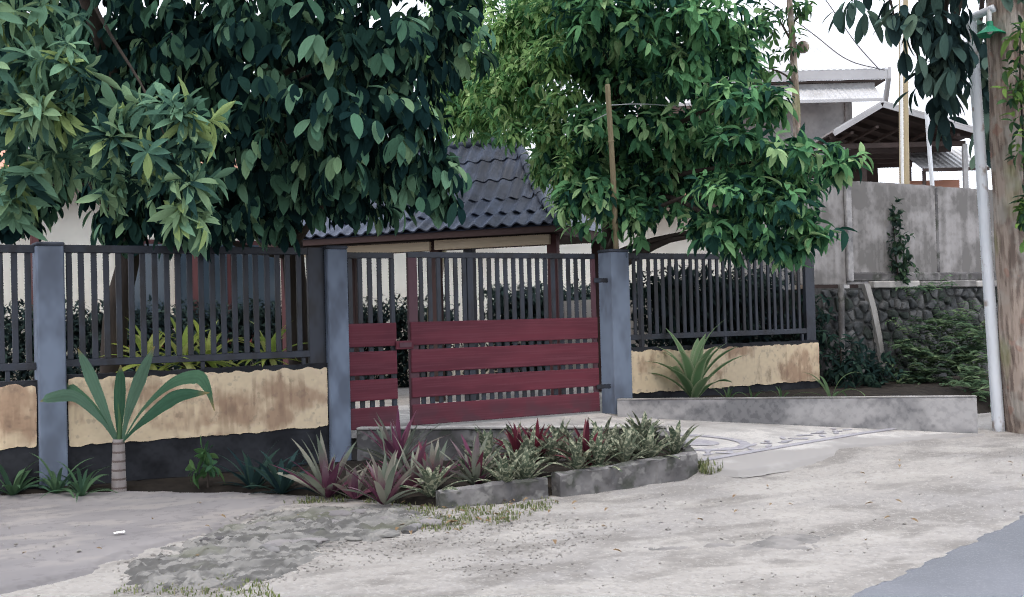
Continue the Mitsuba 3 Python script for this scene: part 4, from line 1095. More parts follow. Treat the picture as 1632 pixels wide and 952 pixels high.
def foliage(parent, name, cl, per, style, shape, length, width, palette, material, seed, n_parts=300, p=None):
    """A crown: the leaves that show largest as parts of it, the rest as its one mesh."""
    g = np.random.default_rng(seed)
    P, A, N, Lh, Wd, S = grow(cl, per, 0.6 * length * width, style, length, width, g)
    B = np.cross(N, A)
    M = np.stack([A * Lh[:, None], B * Wd[:, None], N * Lh[:, None]], -1)
    variants = SHAPES[shape]
    vi = g.integers(0, len(variants), len(P))
    ti, col = tones(palette, g, len(P), S, p)
    big = largest_in_view(P, Lh, Wd, n_parts)
    rest = np.ones(len(P), bool)
    rest[big] = False
    vs, fs, cs, o = [], [], [], 0
    for k, (v, f) in enumerate(variants):
        s = np.where(rest & (vi == k))[0]
        if len(s) == 0:
            continue
        w = np.einsum('nij,vj->nvi', M[s], v) + P[s][:, None]
        vs.append(w.reshape(-1, 3))
        fs.append((f[None] + (np.arange(len(s)) * len(v))[:, None, None]).reshape(-1, 3) + o)
        cs.append(np.repeat(col[s], len(v), 0))
        o += len(s) * len(v)
    m = tm(np.vstack(vs), np.vstack(fs))
    key = put(parent, name, mikit.ply(m, material, True, color=np.vstack(cs)), kind='stuff')
    made = {}
    for i in big:
        q = (int(vi[i]), int(ti[i]), int(g.integers(0, 3)))
        if q not in made:
            v, f = variants[q[0]]
            made[q] = mikit.ply(tm(v, f), material, True, color=np.tile(np.array(palette[q[1]]) * (0.84, 1.0, 1.18)[q[2]], (len(v), 1)))
        X = np.eye(4)
        X[:3, :3], X[:3, 3] = M[i], P[i]
        put(key, 'leaf', made[q], to_world=T(X.tolist()))
    return key


def limbs(parent, spine, cl, every, r0, material, seed, low=0.35):
    g = np.random.default_rng(seed)
    sp = spline(spine, 60)
    for i, c in enumerate(cl):
        if i % every:
            continue
        e = np.array(c[:3])
        d = np.linalg.norm(sp - e, axis=1) + np.where(sp[:, 2] > e[2] - 0.25, 3.0, 0) + np.where(np.arange(60) < 60 * low, 5.0, 0)
        b = sp[int(np.argmin(d))]
        m1 = b * 0.65 + e * 0.35 + [0, 0, 0.12] + g.normal(0, 0.07, 3)
        m2 = b * 0.25 + e * 0.75 + [0, 0, 0.10] + g.normal(0, 0.07, 3)
        put(parent, 'limb', tube([b, m1, m2, e], [r0, r0 * 0.72, r0 * 0.45, r0 * 0.15], 7, 14, 0.1, i), material, True)


# the big dark tree over the left railing
t = thing('dark_tree', 'large dark tree with broad drooping glossy leaves over the left railing', 'tree', )
sp = [(-3.45, 0.95, -0.1), (-3.50, 0.95, 1.0), (-3.62, 0.8, 2.1), (-3.9, 0.35, 3.2), (-4.15, -0.1, 4.4), (-4.2, -0.3, 5.6)]
put(t, 'trunk', tube(sp, [0.16, 0.135, 0.12, 0.105, 0.085, 0.04], 14, 50, 0.12, 2), 'mat_bark_dark', True)
limbs(t, sp, DARK_TREE, 2, 0.05, 'mat_bark_dark', 3)
foliage(t, 'crown', DARK_TREE, 4.6, 'hang', 'oval', 0.18, 0.088,
        [(0.010, 0.028, 0.028), (0.024, 0.060, 0.048), (0.075, 0.165, 0.105), (0.130, 0.245, 0.155), (0.19, 0.31, 0.17)], 'mat_leaf_gloss', 11, p=[0.37, 0.22, 0.20, 0.15, 0.06])

# the paler tree at the left edge, leaves in rosettes
t = thing('pale_tree', 'pale green tree with narrow leaves in rosettes at the top left corner', 'tree')
sp = [(-5.62, 0.85, -0.1), (-5.58, 0.85, 1.2), (-5.35, 0.9, 2.3), (-5.5, 0.6, 3.4), (-6.1, -0.4, 4.4), (-6.8, -1.5, 5.2)]
put(t, 'trunk', tube(sp, [0.15, 0.13, 0.115, 0.095, 0.07, 0.035], 12, 44, 0.1, 5), 'mat_bark_dark', True)
limbs(t, sp, PALE_TREE[9:14], 2, 0.022, 'mat_bark_dark', 6)
foliage(t, 'crown', PALE_TREE, 4.4, 'rosette', 'lance', 0.20, 0.058,
        [(0.022, 0.054, 0.048), (0.075, 0.155, 0.112), (0.145, 0.265, 0.170), (0.225, 0.345, 0.195), (0.31, 0.42, 0.17)], 'mat_leaf', 12, p=[0.20, 0.22, 0.28, 0.20, 0.10])

# the bushy green tree right of the gazebo
t = thing('green_tree', 'bushy bright green tree in the middle with rounded leaf clumps above the right railing', 'tree')
sp = [(1.05, 1.05, -0.1), (1.02, 1.0, 1.0), (0.92, 0.9, 1.95), (0.82, 0.6, 2.9), (0.62, 0.2, 3.9), (0.4, -0.2, 5.2)]
put(t, 'trunk', tube(sp, [0.15, 0.125, 0.115, 0.10, 0.075, 0.035], 12, 44, 0.1, 7), 'mat_bark_dark', True)
limbs(t, sp, GREEN_TREE, 2, 0.045, 'mat_bark_dark', 8)
foliage(t, 'crown', GREEN_TREE, 5.0, 'spray', 'curl', 0.158, 0.074,
        [(0.022, 0.066, 0.050), (0.065, 0.175, 0.088), (0.130, 0.300, 0.135), (0.225, 0.42, 0.190), (0.34, 0.51, 0.25)], 'mat_leaf', 13, p=[0.28, 0.24, 0.24, 0.16, 0.08])

# lighter tree farther back, over the gazebo roof
t = thing('light_tree', 'light yellow green small leaved tree behind the gazebo roof', 'tree')
sp = [(1.6, 7.4, -0.1), (1.5, 7.0, 2.0), (1.4, 5.8, 4.0), (1.3, 5.0, 5.5), (1.2, 4.7, 7.0)]
put(t, 'trunk', tube(sp, [0.14, 0.12, 0.10, 0.07, 0.03], 10, 36, 0.1, 9), 'mat_bark', True)
limbs(t, sp, BRIGHT_TREE[-8:], 2, 0.03, 'mat_bark_dark', 10)
foliage(t, 'crown', BRIGHT_TREE, 5.2, 'spray', 'small', 0.13, 0.052,
        [(0.20, 0.38, 0.145), (0.13, 0.28, 0.11), (0.30, 0.47, 0.18), (0.075, 0.18, 0.085), (0.40, 0.54, 0.25)], 'mat_leaf_soft', 14)

# roadside tree: the thick trunk at the right edge and the drooping branches above
t = thing('roadside_tree', 'thick rough barked tree trunk at the right edge with dark drooping leaves above', 'tree')
put(t, 'trunk', tube(BIG_TRUNK, [0.335, 0.305, 0.292, 0.285, 0.28, 0.26, 0.24], 44, 150, 0.07, 6), 'mat_bark', True)
for i in range(4):
    a = math.radians(215 + i * 45)
    b = np.array([3.60, -3.60, -0.18])
    e = b + [math.cos(a) * 0.62, math.sin(a) * 0.62, -0.22]
    put(t, 'root', tube([b + [math.cos(a) * 0.12, math.sin(a) * 0.12, 0.22], b * 0.45 + e * 0.55 + [0, 0, 0.10], e], [0.12, 0.085, 0.03], 8, 12, 0.12, i), 'mat_bark', True)
for i, c in enumerate(DROOPY_TREE):
    if i in (1, 3, 4, 7, 8, 9):
        e = np.array(c[:3])
        b = np.array([3.19, -3.73, 5.4])
        put(t, 'limb', tube([b, b * 0.5 + e * 0.5 + [0, 0, 0.9], e + [0, 0, 0.5], e], [0.10, 0.06, 0.025, 0.008], 8, 20, 0.08, i), 'mat_bark_dark', True)
foliage(t, 'crown', DROOPY_TREE, 3.3, 'hang', 'oval', 0.24, 0.10,
        [(0.024, 0.046, 0.046), (0.045, 0.082, 0.070), (0.085, 0.135, 0.110), (0.12, 0.18, 0.13)], 'mat_leaf_gloss', 15, 200, [0.4, 0.3, 0.2, 0.1])
v = thing('trunk_creeper', 'leafy creeper clinging to the thick trunk at the right edge', 'plant')
put(v, 'stem', tube([(2.98, -3.95, 2.0), (2.92, -4.0, 2.8), (2.9, -4.0, 3.6), (2.86, -4.05, 4.2)], [0.014, 0.012, 0.01, 0.006], 6, 20), 'mat_bark_dark', True)
foliage(v, 'leaves', TRUNK_LEAVES, 1.7, 'bush', 'curl', 0.12, 0.05, [(0.06, 0.12, 0.05), (0.09, 0.17, 0.05), (0.035, 0.075, 0.045), (0.16, 0.26, 0.07)], 'mat_leaf', 16, 80)

t = thing('slender_tree', 'thin trunked sparse tree against the white sky left of the metal roof', 'tree')
put(t, 'trunk', tube([(4.905, 1.33, -0.1)] + SLIM_TRUNK, [0.075, 0.07, 0.06, 0.055, 0.045, 0.03], 10, 40, 0.1, 3), 'mat_bark', True)
limbs(t, [(4.905, 1.33, -0.1)] + SLIM_TRUNK, SLIM_TREE, 1, 0.022, 'mat_bark_dark', 4)
foliage(t, 'crown', SLIM_TREE, 1.5, 'spray', 'curl', 0.16, 0.06, [(0.05, 0.11, 0.05), (0.035, 0.085, 0.045), (0.08, 0.16, 0.06)], 'mat_leaf', 17, 120)
nb = trimesh.creation.icosphere(2, 0.10)
nb.apply_translation([5.03, 1.20, 5.32])
put(t, 'gourd', nb, 'mat_bark', True, label='round brown growth beside the thin trunk')

# weeds on the stone wall, creeper on the concrete wall
w = thing('fern_patch', 'green ferns and weeds spilling over the foot of the stone wall', 'ferns')
foliage(w, 'fronds', FERN_PATCH, 3.0, 'frond', 'feather', 0.11, 0.036, [(0.12, 0.185, 0.105), (0.09, 0.15, 0.085), (0.17, 0.24, 0.13), (0.05, 0.085, 0.055)], 'mat_leaf_soft', 18, 0)
labels['fern_patch__fronds'] = {'kind': 'stuff'}
w = thing('wall_creeper', 'dark leafy creeper climbing the middle of the concrete wall', 'plant')
put(w, 'stem', tube([(5.98, 0.28, 1.55), (5.95, 0.30, 2.0), (5.92, 0.31, 2.8)], [0.014, 0.012, 0.006], 6, 14), 'mat_bark_dark', True)
foliage(w, 'leaves', [(a, 0.24, c, d * 0.9, e, 1) for a, b, c, d, e, q in WALL_VINE], 2.0, 'bush', 'curl', 0.085, 0.045, [(0.035, 0.065, 0.045), (0.055, 0.095, 0.055), (0.025, 0.045, 0.038)], 'mat_leaf', 19, 60)
w = thing('side_shrub', 'dark shrub in the gap between the right railing and the stone wall', 'shrub')
put(w, 'stem', tube([(4.2, -0.15, 0.05), (4.22, -0.12, 0.7)], [0.02, 0.01], 6), 'mat_bark_dark', True)
foliage(w, 'leaves', [(4.25, -0.15, 0.35, 0.42, 0.45, 1), (4.7, -0.25, 0.25, 0.4, 0.35, 1), (4.1, 0.2, 0.9, 0.25, 0.6, 1)], 2.0, 'bush', 'curl', 0.12, 0.05, [(0.022, 0.045, 0.038), (0.035, 0.065, 0.048), (0.016, 0.032, 0.03)], 'mat_leaf', 20, 60)

# clipped hedges in the yard
HP = [(0.028, 0.046, 0.044), (0.040, 0.062, 0.054), (0.018, 0.030, 0.034)]


def hedge(x0, x1, y, z1, label, seed):
    k = thing('hedge', label, 'hedge')
    for i, x in enumerate(np.arange(x0 + 0.2, x1, 0.8)):
        put(k, 'stem', tube([(x, y, -0.06), (x + 0.03, y, z1 * 0.8)], [0.025, 0.012], 6), 'mat_bark_dark', True)
    cl = [(x, y + 0.08 * math.sin(x * 3), z, 0.42, 0.34, 1) for x in np.arange(x0 + 0.3, x1 - 0.2, 0.5) for z in np.arange(0.2, z1 - 0.25, 0.42)]
    cl += [(x, y, z1 - 0.34, 0.36, 0.34, 1) for x in np.arange(x0 + 0.3, x1 - 0.2, 0.45)]
    foliage(k, 'leaves', cl, 3.0, 'bush', 'small', 0.10, 0.045, HP, 'mat_leaf', seed, 0)
    return k


hedge(-7.6, 2.6, 8.15, 1.64, 'dark clipped hedge before the cream house, seen through the left railing', 31)
hedge(2.7, 7.4, 7.2, 1.85, 'dark hedge before the cream house, seen through the wide gate leaf', 32)
hedge(1.35, 4.1, 0.75, 1.80, 'dense dark hedge right behind the closely barred right railing', 33)

# ------------------------------------------------------------------ ribbon leaves: palm, strap leaved plants, planter


def ribbon(pts, widths, side, fold=0.10, n=14, across=5, pleat=0.0, color=None, edge=None, seed=0, ragg=0.0):
    """A long leaf along pts; widths at even steps; side: its sideways direction at base and tip. Gives (mesh, colours)."""
    p = spline(pts, n)
    w = np.interp(np.linspace(0, 1, n), np.linspace(0, 1, len(widths)), widths)
    t = unit(np.gradient(p, axis=0))
    s0, s1 = np.asarray(side[0], float), np.asarray(side[1], float)
    k = np.linspace(0, 1, n)[:, None]
    s = s0 * (1 - k) + s1 * k
    s = unit(s - t * (s * t).sum(1, keepdims=True))
    nn = np.cross(t, s)
    e = np.linspace(-0.5, 0.5, across)
    g = np.random.default_rng(seed)
    V = p[:, None] + s[:, None] * (e[None, :, None] * w[:, None, None])
    z = fold * np.abs(e)[None] * 2 * w[:, None] + pleat * w[:, None] * np.where(np.arange(across) % 2, 1, -1)[None]
    V = V + nn[:, None] * z[..., None]
    i, j = np.meshgrid(np.arange(n - 1), np.arange(across - 1), indexing='ij')
    f = np.stack([i * across + j, (i + 1) * across + j, (i + 1) * across + j + 1, i * across + j + 1], -1).reshape(-1, 4)
    col = None
    if color is not None:
        c = np.tile(np.asarray(color, float), (n, across, 1))
        c = c * (1 + 0.10 * g.normal(size=(n, 1, 1)).cumsum(0) * 0.3)
        if edge is not None:
            c[:, [0, -1]] = edge
        col = np.clip(c.reshape(-1, 3), 0.005, 0.9)
    return tm(V.reshape(-1, 3), f), col


def blade(base, az, elev, length, width, bend, g, color, edge=None, fold=0.12, prof=(0.55, 0.9, 1.0, 0.85, 0.5, 0.03), twist=0.3, n=11, tipc=None):
    """A strap leaf that rises from its base and bends over."""
    s = np.linspace(0, 1, 6)
    el = elev - bend * s**1.6
    d = np.stack([np.cos(el) * math.cos(az), np.cos(el) * math.sin(az), np.sin(el)], 1)
    p = np.asarray(base) + np.vstack([[0, 0, 0], np.cumsum((d[:-1] + d[1:]) / 2 * (length / 5), axis=0)])
    sd = np.array([-math.sin(az), math.cos(az), 0])
    s1 = sd + g.normal(0, twist, 3)
    m, col = ribbon(p, np.array(prof) * width, (sd, s1), fold, n, 5, 0, color, edge, int(g.integers(1 << 30)))
    if tipc is not None:      # leaves that change colour towards their tip
        k = np.repeat(sst(0.25, 0.85, np.linspace(0, 1, n)), 5)[:, None]
        col = col * (1 - k) + np.asarray(tipc) * k
    return m, col


def put_leaf(key, m, c, material):
    if c is None:
        return put(key, 'leaf', m, material, True)
    return put(key, 'leaf', mikit.ply(m, material, True, color=c))


# young palm before the fence
k = thing('young_palm', 'young palm with broad green leaves on a short pale trunk at the left', 'palm')
put(k, 'trunk', tube([PALM_TRUNK[0], PALM_TRUNK[1], PALM_TRUNK[2]], [0.070, 0.062, 0.055], 14, 22, 0.06, 3), 'mat_palm_trunk', True)
FACE = unit(np.array([-0.35, -0.75, 0.55]))
PG = [(0.078, 0.160, 0.098), (0.115, 0.200, 0.140), (0.055, 0.125, 0.078)]
for i, (pts, w, cidx, tw) in enumerate([
        (PALM_A, (0.03, 0.04, 0.09, 0.12, 0.085, 0.008), 1, 0.5), (PALM_B, (0.03, 0.045, 0.095, 0.115, 0.075, 0.008), 1, 0.2), (PALM_C, (0.035, 0.06, 0.10, 0.11, 0.085, 0.01), 2, 0.0),
        (PALM_D, (0.03, 0.05, 0.105, 0.13, 0.085, 0.008), 1, -0.2), (PALM_E, (0.03, 0.05, 0.115, 0.145, 0.085, 0.008), 0, -0.5), (PALM_F, (0.03, 0.06, 0.13, 0.165, 0.10, 0.008), 2, -0.4), (PALM_G, (0.02, 0.04, 0.065, 0.075, 0.05, 0.006), 0, 0.3)]):
    p = np.array(pts)
    d = unit(p[-1] - p[0])
    sd = unit(np.cross(d, FACE))
    m, c = ribbon(p, w, (sd, sd + tw * np.array([0, 0, 0.3])), 0.12, 26, 9, 0.05, PG[cidx], None, i)
    # dry tips, pale ribs
    c = c.reshape(26, 9, 3) * np.where(np.arange(9) % 2, 0.92, 1.05)[None, :, None]
    kk = sst(0.86, 1.0, np.linspace(0, 1, 26))[:, None, None]
    c = (c * (1 - kk) + np.array([0.24, 0.19, 0.09]) * kk).reshape(-1, 3)
    put_leaf(k, m, c, 'mat_leaf')
sv = tube([PALM_C[0], np.array(PALM_C[0]) + [0.01, 0, 0.2], np.array(PALM_C[0]) + [0.0, 0.02, 0.36]], [0.024, 0.016, 0.004], 8, 12)
put(k, 'spear', mikit.ply(sv, 'mat_leaf', True, color=np.tile([0.10, 0.17, 0.085], (len(sv.vertices), 1))))


def tuft(name, label, cat_, base, n, lo, hi, width, elev, bend, palette, g, group=None, edge=None, material='mat_leaf', az0=0.0, prof=(0.55, 0.9, 1.0, 0.85, 0.5, 0.03), lift=0.0, tips=None):
    k = thing(name, label, cat_, group)
    for i in range(n):
        a = az0 + i * 2.39996 + g.normal(0, 0.2)
        q = i / max(n - 1, 1)
        el = math.radians(elev[0] * (1 - q) + elev[1] * q + g.normal(0, 5))
        L = g.uniform(lo, hi)
        c = np.array(palette[int(g.integers(len(palette)))]) * g.uniform(0.85, 1.15)
        b = np.asarray(base) + np.array([math.cos(a), math.sin(a), 0]) * 0.02 + [0, 0, lift * q]
        m, col = blade(b, a, el, L, width * g.uniform(0.85, 1.15), math.radians(bend) * g.uniform(0.7, 1.3), g, None if material == 'mat_croton' else c, edge, prof=prof, tipc=tips[int(g.integers(len(tips)))] if tips and g.random() < 0.55 else None)
        put_leaf(k, m, col, material)
    return k


g = np.random.default_rng(77)
tuft('strap_plant', 'large strap leaved plant with pale leaf edges behind the low concrete wall', 'plant', (1.22, -0.42, 0.08), 20, 0.66, 1.05, 0.15, (40, 84), 48,
     [(0.16, 0.27, 0.13), (0.20, 0.31, 0.16), (0.13, 0.23, 0.11)], g, edge=(0.42, 0.48, 0.30), lift=0.16)
tuft('lily_plant', 'small lily with arching pale leaves near the right end of the yellow wall', 'plant', (2.52, -1.50, 0.07), 7, 0.42, 0.62, 0.045, (35, 75), 95, [(0.15, 0.22, 0.11), (0.11, 0.18, 0.09)], g)
for x, y, s, l in ((1.50, -0.75, 0.26, 'small seedling beside the strap leaved plant, nearest to it'), (1.86, -0.80, 0.22, 'small seedling in the middle of the soil bed behind the low wall'), (2.18, -1.0, 0.18, 'small seedling left of the lily')):
    tuft('seedling', l, 'seedling', (x, y, 0.07), 5, s * 0.8, s * 1.2, 0.03, (45, 80), 50, [(0.13, 0.20, 0.09), (0.09, 0.15, 0.07)], g)

# plants along the foot of the left wall
BL = [(0.030, 0.060, 0.058), (0.022, 0.045, 0.050), (0.045, 0.085, 0.068)]
GL = [(0.075, 0.145, 0.080), (0.10, 0.175, 0.095), (0.055, 0.11, 0.07)]
PS = [np.array(p) for p in PLANT_SPOTS]
zs = lambda p, dz=0.02: (p[0], p[1], float(zground(p[0], p[1])) + dz)
tuft('arching_plant', 'arching green strap leaved plant at the left edge of the frame', 'plant', zs(PS[3]), 14, 0.40, 0.62, 0.055, (25, 75), 60, GL, g)
tuft('arching_plant', 'arching green strap leaved plant below the leftmost pillar', 'plant', zs(PS[4] + [0.05, 0.1, 0]), 16, 0.35, 0.52, 0.040, (20, 75), 70, GL, g)
tuft('arching_plant', 'arching green strap leaved plant touching the young palm trunk', 'plant', zs(PS[5]), 16, 0.34, 0.48, 0.036, (20, 75), 70, GL, g)
tuft('dark_plant', 'dark blue green leafy plant left of the big purple plant, nearer the young palm', 'plant', zs(PS[7] + [0, 0.1, 0]), 22, 0.35, 0.58, 0.06, (15, 80), 40, BL, g)
tuft('dark_plant', 'dark blue green leafy plant touching the big purple plant', 'plant', zs(PS[8] + [0, 0.1, 0]), 22, 0.35, 0.60, 0.06, (15, 80), 40, BL, g)
k = thing('leafy_shrub', 'small light green leafy shrub against the dark wall foot', 'shrub')
put(k, 'stem', tube([zs(PS[6] + [0, 0.1, 0], -0.03), (PS[6][0] + 0.02, PS[6][1] + 0.1, -0.12)], [0.012, 0.007], 6), 'mat_bark_dark', True)
foliage(k, 'leaves', [(PS[6][0], PS[6][1] + 0.1, -0.16, 0.17, 0.10, 1), (PS[6][0] + 0.06, PS[6][1] + 0.15, -0.02, 0.08, 0.10, 0.8)], 2.2, 'rosette', 'lance', 0.13, 0.045, [(0.07, 0.15, 0.06), (0.10, 0.18, 0.07), (0.05, 0.11, 0.06)], 'mat_leaf', 41, 60)

# purple plants of the planter: erect leaves, purple beneath, grey green above
RH = [(0.165, 0.060, 0.105), (0.120, 0.046, 0.080), (0.20, 0.085, 0.125), (0.22, 0.24, 0.19), (0.29, 0.29, 0.24), (0.20, 0.23, 0.185)]
TIP = [(0.20, 0.205, 0.17), (0.27, 0.26, 0.215), (0.21, 0.15, 0.17), (0.15, 0.185, 0.145)]
GRP = 'purple leaved plants of the planter'
tuft('purple_plant', 'big purple and grey green plant at the left end of the planter', 'plant', zs(PS[0] + [0.0, 0.05, 0]), 30, 0.36, 0.62, 0.070, (28, 88), 22, RH[:3] + RH[:2] + RH[3:6], g, GRP, az0=2.0, tips=TIP)
tuft('purple_plant', 'reddish purple plant in front of the narrow gate leaf, second from the left', 'plant', zs(PS[1] + [0.05, 0.1, 0]), 30, 0.34, 0.60, 0.066, (28, 88), 22, RH + [(0.18, 0.06, 0.085)], g, GRP, tips=TIP)
tuft('purple_plant', 'reddish purple plant in front of the gap between the gate leaves, third from the left', 'plant', zs(PS[2]), 28, 0.32, 0.58, 0.066, (28, 88), 22, RH + [(0.17, 0.05, 0.08)], g, GRP, tips=TIP)
tuft('purple_plant', 'small purple plant between the two leftmost big purple ones', 'plant', zs(PS[9] + [0.0, 0.2, 0]), 14, 0.22, 0.40, 0.06, (25, 80), 30, RH, g, GRP, tips=TIP)
tuft('purple_plant', 'purple and grey green plant at the left end of the broken kerb piece', 'plant', (-3.72, -2.75, -0.30), 26, 0.30, 0.52, 0.062, (28, 88), 24, RH + [(0.16, 0.05, 0.075)], g, GRP, tips=TIP)
tuft('purple_plant', 'purple plant beside the first variegated plants, behind the broken kerb', 'plant', (-3.42, -2.95, -0.27), 24, 0.30, 0.50, 0.062, (28, 88), 24, RH + [(0.17, 0.05, 0.075)], g, GRP, tips=TIP)
tuft('purple_plant', 'purple plant standing against the back kerb behind the others', 'plant', (-3.50, -1.60, -0.24), 26, 0.36, 0.62, 0.065, (34, 88), 22, RH, g, GRP, tips=TIP)
k = thing('tall_leaf_plant', 'pale grey leaf shoot standing tall in front of the left gate pillar', 'plant')
for i, (e, L) in enumerate(((96, 0.62), (84, 0.40), (70, 0.34))):
    m, c = blade((-4.16, -2.66, -0.32), 2.6 + i * 2, math.radians(e), L, 0.05, math.radians(22), g, (0.17, 0.20, 0.155))
    put_leaf(k, m, c, 'mat_leaf')

# variegated plants and red cordylines filling the planter
cols = ['left', 'middle', 'right']
for i, p in enumerate(BED_SPOTS):
    if i in (0, 1, 13, 29, 30):
        continue
    x, y = p[0] + g.normal(0, .03), p[1] + g.normal(0, .03)
    x, y = min(x, -1.12), max(y, -3.28)
    y = min(y, -0.30 - 0.92 * (x + 3.24) - 0.12)
    z = -0.30 + 0.10 * float(sst(-3.6, -2.4, x))
    tuft('variegated_plant', 'cream speckled variegated plant in the planter', 'plant', (x, y, z), 18, 0.20, 0.38, 0.064, (25, 86), 40, [(0.2, 0.22, 0.13)], g,
         'cream speckled variegated plants of the planter', material='mat_croton', prof=(0.25, 0.75, 1.0, 0.9, 0.6, 0.04), lift=0.05)
for p, l in zip(CORDYLINES, ('red leaved cordyline in the planter, leftmost of the red ones', 'red leaved cordyline in the planter, nearest to the front kerb', 'red leaved cordyline in the planter, between the other two')):
    x, y = p[0], max(p[1], -3.25)
    tuft('cordyline', l, 'plant', (x, y, -0.20), 18, 0.28, 0.44, 0.058, (25, 86), 30, [(0.115, 0.026, 0.038), (0.085, 0.022, 0.034), (0.15, 0.055, 0.065)], g, lift=0.08)

# yellow green plants just inside the left railing
YG = [(0.48, 0.56, 0.14), (0.36, 0.47, 0.12), (0.56, 0.60, 0.22)]
for x, y, n, l in ((-5.35, 0.45, 20, 'yellow green arching plant behind the left railing, leftmost of four'), (-5.0, 0.42, 22, 'yellow green arching plant behind the left railing, second of four'), (-4.70, 0.55, 20, 'yellow green arching plant behind the left railing, third of four'), (-4.05, 0.40, 18, 'yellow green plant behind the left railing nearest to the gate pillar')):
    k = tuft('yellow_plant', l, 'plant', (x, y, 0.80), n + 6, 0.36, 0.62, 0.075, (-20, 84), 50, YG, g)
    put(k, 'stem', tube([(x, y, -0.06), (x + 0.01, y, 0.82)], [0.03, 0.02], 8), 'mat_bark_dark', True)

# ------------------------------------------------------------------ grass, gravel, litter


def scatter_in(poly, n, g):
    x0, y0, x1, y1 = poly.bounds
    q = g.uniform([x0, y0], [x1, y1], (n * 3, 2))
    q = q[shapely.contains_xy(poly, q[:, 0], q[:, 1])]
    return q[:n]


def grass(key, poly, n, h, seed, label, palette):
    g = np.random.default_rng(seed)
    q = scatter_in(poly, n, g)
    q = q[bumps(q[:, 0], q[:, 1], 6, seed) + g.normal(0, 0.07, len(q)) > 0.0]
    z = zsoil(q[:, 0], q[:, 1]) + 0.012
    a = g.uniform(0, 6.28, len(q))
    L = h * g.uniform(0.5, 1.3, len(q))
    lean = g.uniform(0.1, 0.9, len(q))
    d = np.stack([np.cos(a), np.sin(a), 0 * a], 1)
    s = np.stack([-np.sin(a), np.cos(a), 0 * a], 1) * 0.0045
    b = np.column_stack([q, z - 0.01])
    mid = b + d * (L * lean * 0.4)[:, None] + [0, 0, 1] * (L * 0.6)[:, None]
    tip = b + d * (L * lean)[:, None] + [0, 0, 1] * (L * (1 - 0.3 * lean))[:, None]
    V = np.stack([b - s, b + s, mid - s * 0.8, mid + s * 0.8, tip], 1).reshape(-1, 3)
    o = np.arange(len(q))[:, None, None] * 5
    f = (np.array([[0, 1, 3], [0, 3, 2], [2, 3, 4]])[None] + o).reshape(-1, 3)
    t, c = tones(palette, g, len(q))
    scene[key] = mikit.ply(tm(V, f), 'mat_leaf_soft', False, color=np.repeat(c, 5, 0))
    labels[key] = {'label': label, 'category': 'grass', 'kind': 'stuff'}


GP_ = [(0.15, 0.19, 0.075), (0.21, 0.23, 0.11), (0.12, 0.15, 0.07), (0.25, 0.24, 0.15)]
grass('kerb_grass', Polygon(xy(GRASS_A)).buffer(0.12), 2600, 0.034, 51, 'thin grass strip growing along the foot of the broken planter kerb', GP_)
grass('path_grass', Polygon(xy(GRASS_B)).buffer(0.16), 1100, 0.026, 52, 'thin grass patch at the bottom edge of the frame on the left', GP_)
grass('corner_grass', shapely.Point(-1.16, -3.43).buffer(0.14), 700, 0.09, 53, 'grass tuft at the right end of the planter kerb', GP_)
grass('edge_grass', LineString(xy(SLAB_EDGE)[:3]).buffer(0.16), 1200, 0.04, 54, 'sparse grass on the broken edge of the grey path', GP_)

g = np.random.default_rng(61)
ico = trimesh.creation.icosahedron()
allowed = Polygon([(-8.5, -7.6), (-8.5, -2.0), (-5.0, -1.6), (-4.3, -3.6), (-1.0, -3.9), (4.5, -4.2), (4.5, -5.2), (-1.0, -6.5), (-3.8, -7.4)])
pts = scatter_in(allowed, 1500, g)
rub = scatter_in(Polygon(xy(MUD_PATCH)).buffer(0.1), 700, g)
rub2 = scatter_in(LineString([(-6.4, -4.6), (-4.2, -4.2), (-3.6, -4.6), (-4.6, -5.2)]).buffer(0.4), 1100, g)
pts = pts[bumps(pts[:, 0], pts[:, 1], 1.3, 4) > 0.02]
ng = len(pts)
pts = np.vstack([pts, rub, rub2])
pts = pts[road_side(pts[:, 0], pts[:, 1]) < -0.02]
sz = np.exp(g.normal(math.log(0.0055), 0.42, len(pts)))
sz[ng:ng + 700] *= 1.6
V = np.asarray(ico.vertices)[None] * np.clip(g.normal(1, 0.25, (len(pts), 12, 3)), 0.5, 1.6) * sz[:, None, None] * [1, 1, 0.7]
V = V + np.column_stack([pts, zsoil(pts[:, 0], pts[:, 1]) + 0.004 + np.where(shapely.contains_xy(slab_poly, pts[:, 0], pts[:, 1]), 0.026, 0)])[:, None]
F = (np.asarray(ico.faces)[None] + np.arange(len(pts))[:, None, None] * 12).reshape(-1, 3)
scene['gravel'] = mikit.ply(tm(V.reshape(-1, 3), F), 'mat_dirt')
labels['gravel'] = {'label': 'loose gravel scattered over the dirt shoulder', 'category': 'gravel', 'kind': 'stuff'}
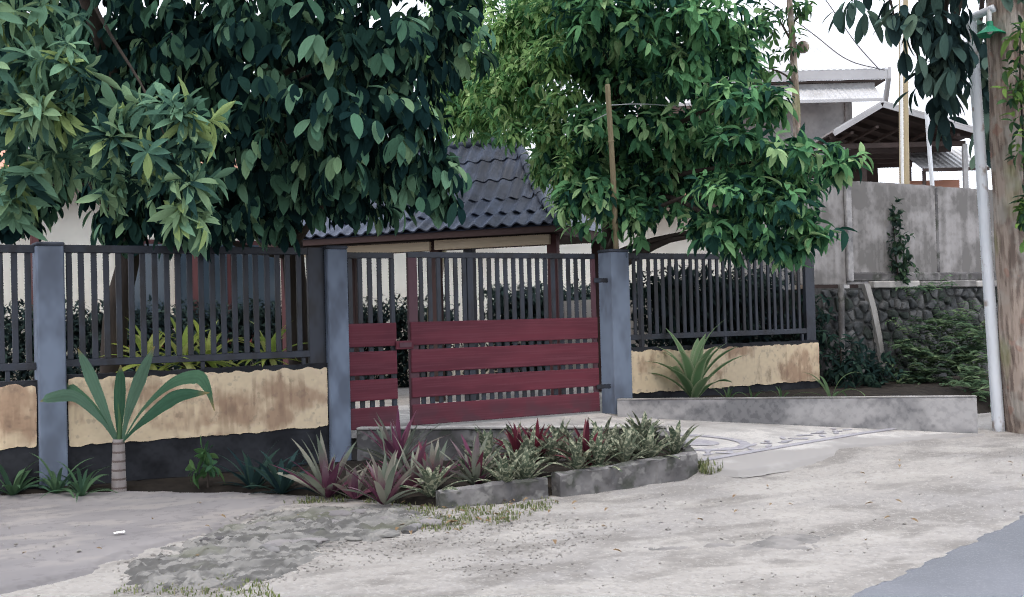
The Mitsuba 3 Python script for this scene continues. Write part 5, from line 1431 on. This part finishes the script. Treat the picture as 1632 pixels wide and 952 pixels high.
# broken lumps of the path edge
for i, q in enumerate(scatter_in(Polygon([(-5.9, -3.35), (-5.0, -2.75), (-4.3, -3.2), (-4.2, -3.9), (-5.4, -4.4), (-6.2, -4.2)]), 30, g)):
    m = trimesh.creation.icosphere(1, 1.0)
    v = np.asarray(m.vertices) * [g.uniform(0.05, 0.16), g.uniform(0.04, 0.11), g.uniform(0.015, 0.035)]
    v = v * (1 + 0.5 * (meshkit.noise(v * 18 + i, 4) - 0.5))[:, None]
    c, s = math.cos(i * 1.3), math.sin(i * 1.3)
    v = v @ np.array([[c, -s, 0], [s, c, 0], [0, 0, 1]]).T
    key = put(None, 'rubble_stone', tm(v + [q[0], q[1], float(zsoil(q[0], q[1])) + 0.010], m.faces), ('mat_slab', 'mat_mud', 'mat_slab', 'mat_concrete_dark')[i % 4], 40)
    labels[key] = {'label': 'flat grey stone bedded in the broken mud patch before the path', 'category': 'stone', 'group': 'stones in the broken mud patch'}
# dry leaves
pts = np.vstack([scatter_in(allowed, 60, g), scatter_in(Polygon(xy(GRASS_A)).buffer(0.3), 60, g)])
v, f = leaf_shape(0.45, 0.3, 0.3, 4)
V = []
for q in pts:
    a = g.uniform(0, 6.28)
    L = g.uniform(0.03, 0.07)
    w = v * [L, L * 0.45, L]
    w = np.column_stack([w[:, 0] * math.cos(a) - w[:, 1] * math.sin(a), w[:, 0] * math.sin(a) + w[:, 1] * math.cos(a), w[:, 2] + 0.3 * L])
    V.append(w + [q[0], q[1], float(zsoil(q[0], q[1])) + 0.014 + (0.028 if shapely.contains_xy(slab_poly, q[0], q[1]) else 0)])
F = (f[None] + np.arange(len(pts))[:, None, None] * len(v)).reshape(-1, 3)
scene['leaf_litter'] = mikit.ply(tm(np.vstack(V), F), 'mat_dry_leaf', True)
labels['leaf_litter'] = {'label': 'dry brown leaves scattered over the dirt shoulder', 'category': 'leaf litter', 'kind': 'stuff'}
k = thing('litter_scrap', 'white paper scrap lying on the grey path at the left', 'litter')
q = LITTER_SPOTS[0]
put(k, 'sheet', tm(np.array([[-0.04, -0.02, 0.004], [0.04, -0.025, 0.006], [0.042, 0.02, 0.012], [-0.035, 0.025, 0.005], [0.0, 0.0, 0.014]]) + [q[0], q[1], float(zground(q[0], q[1])) + 0.034], [(0, 1, 4), (1, 2, 4), (2, 3, 4), (3, 0, 4)]), 'mat_white_plastic')
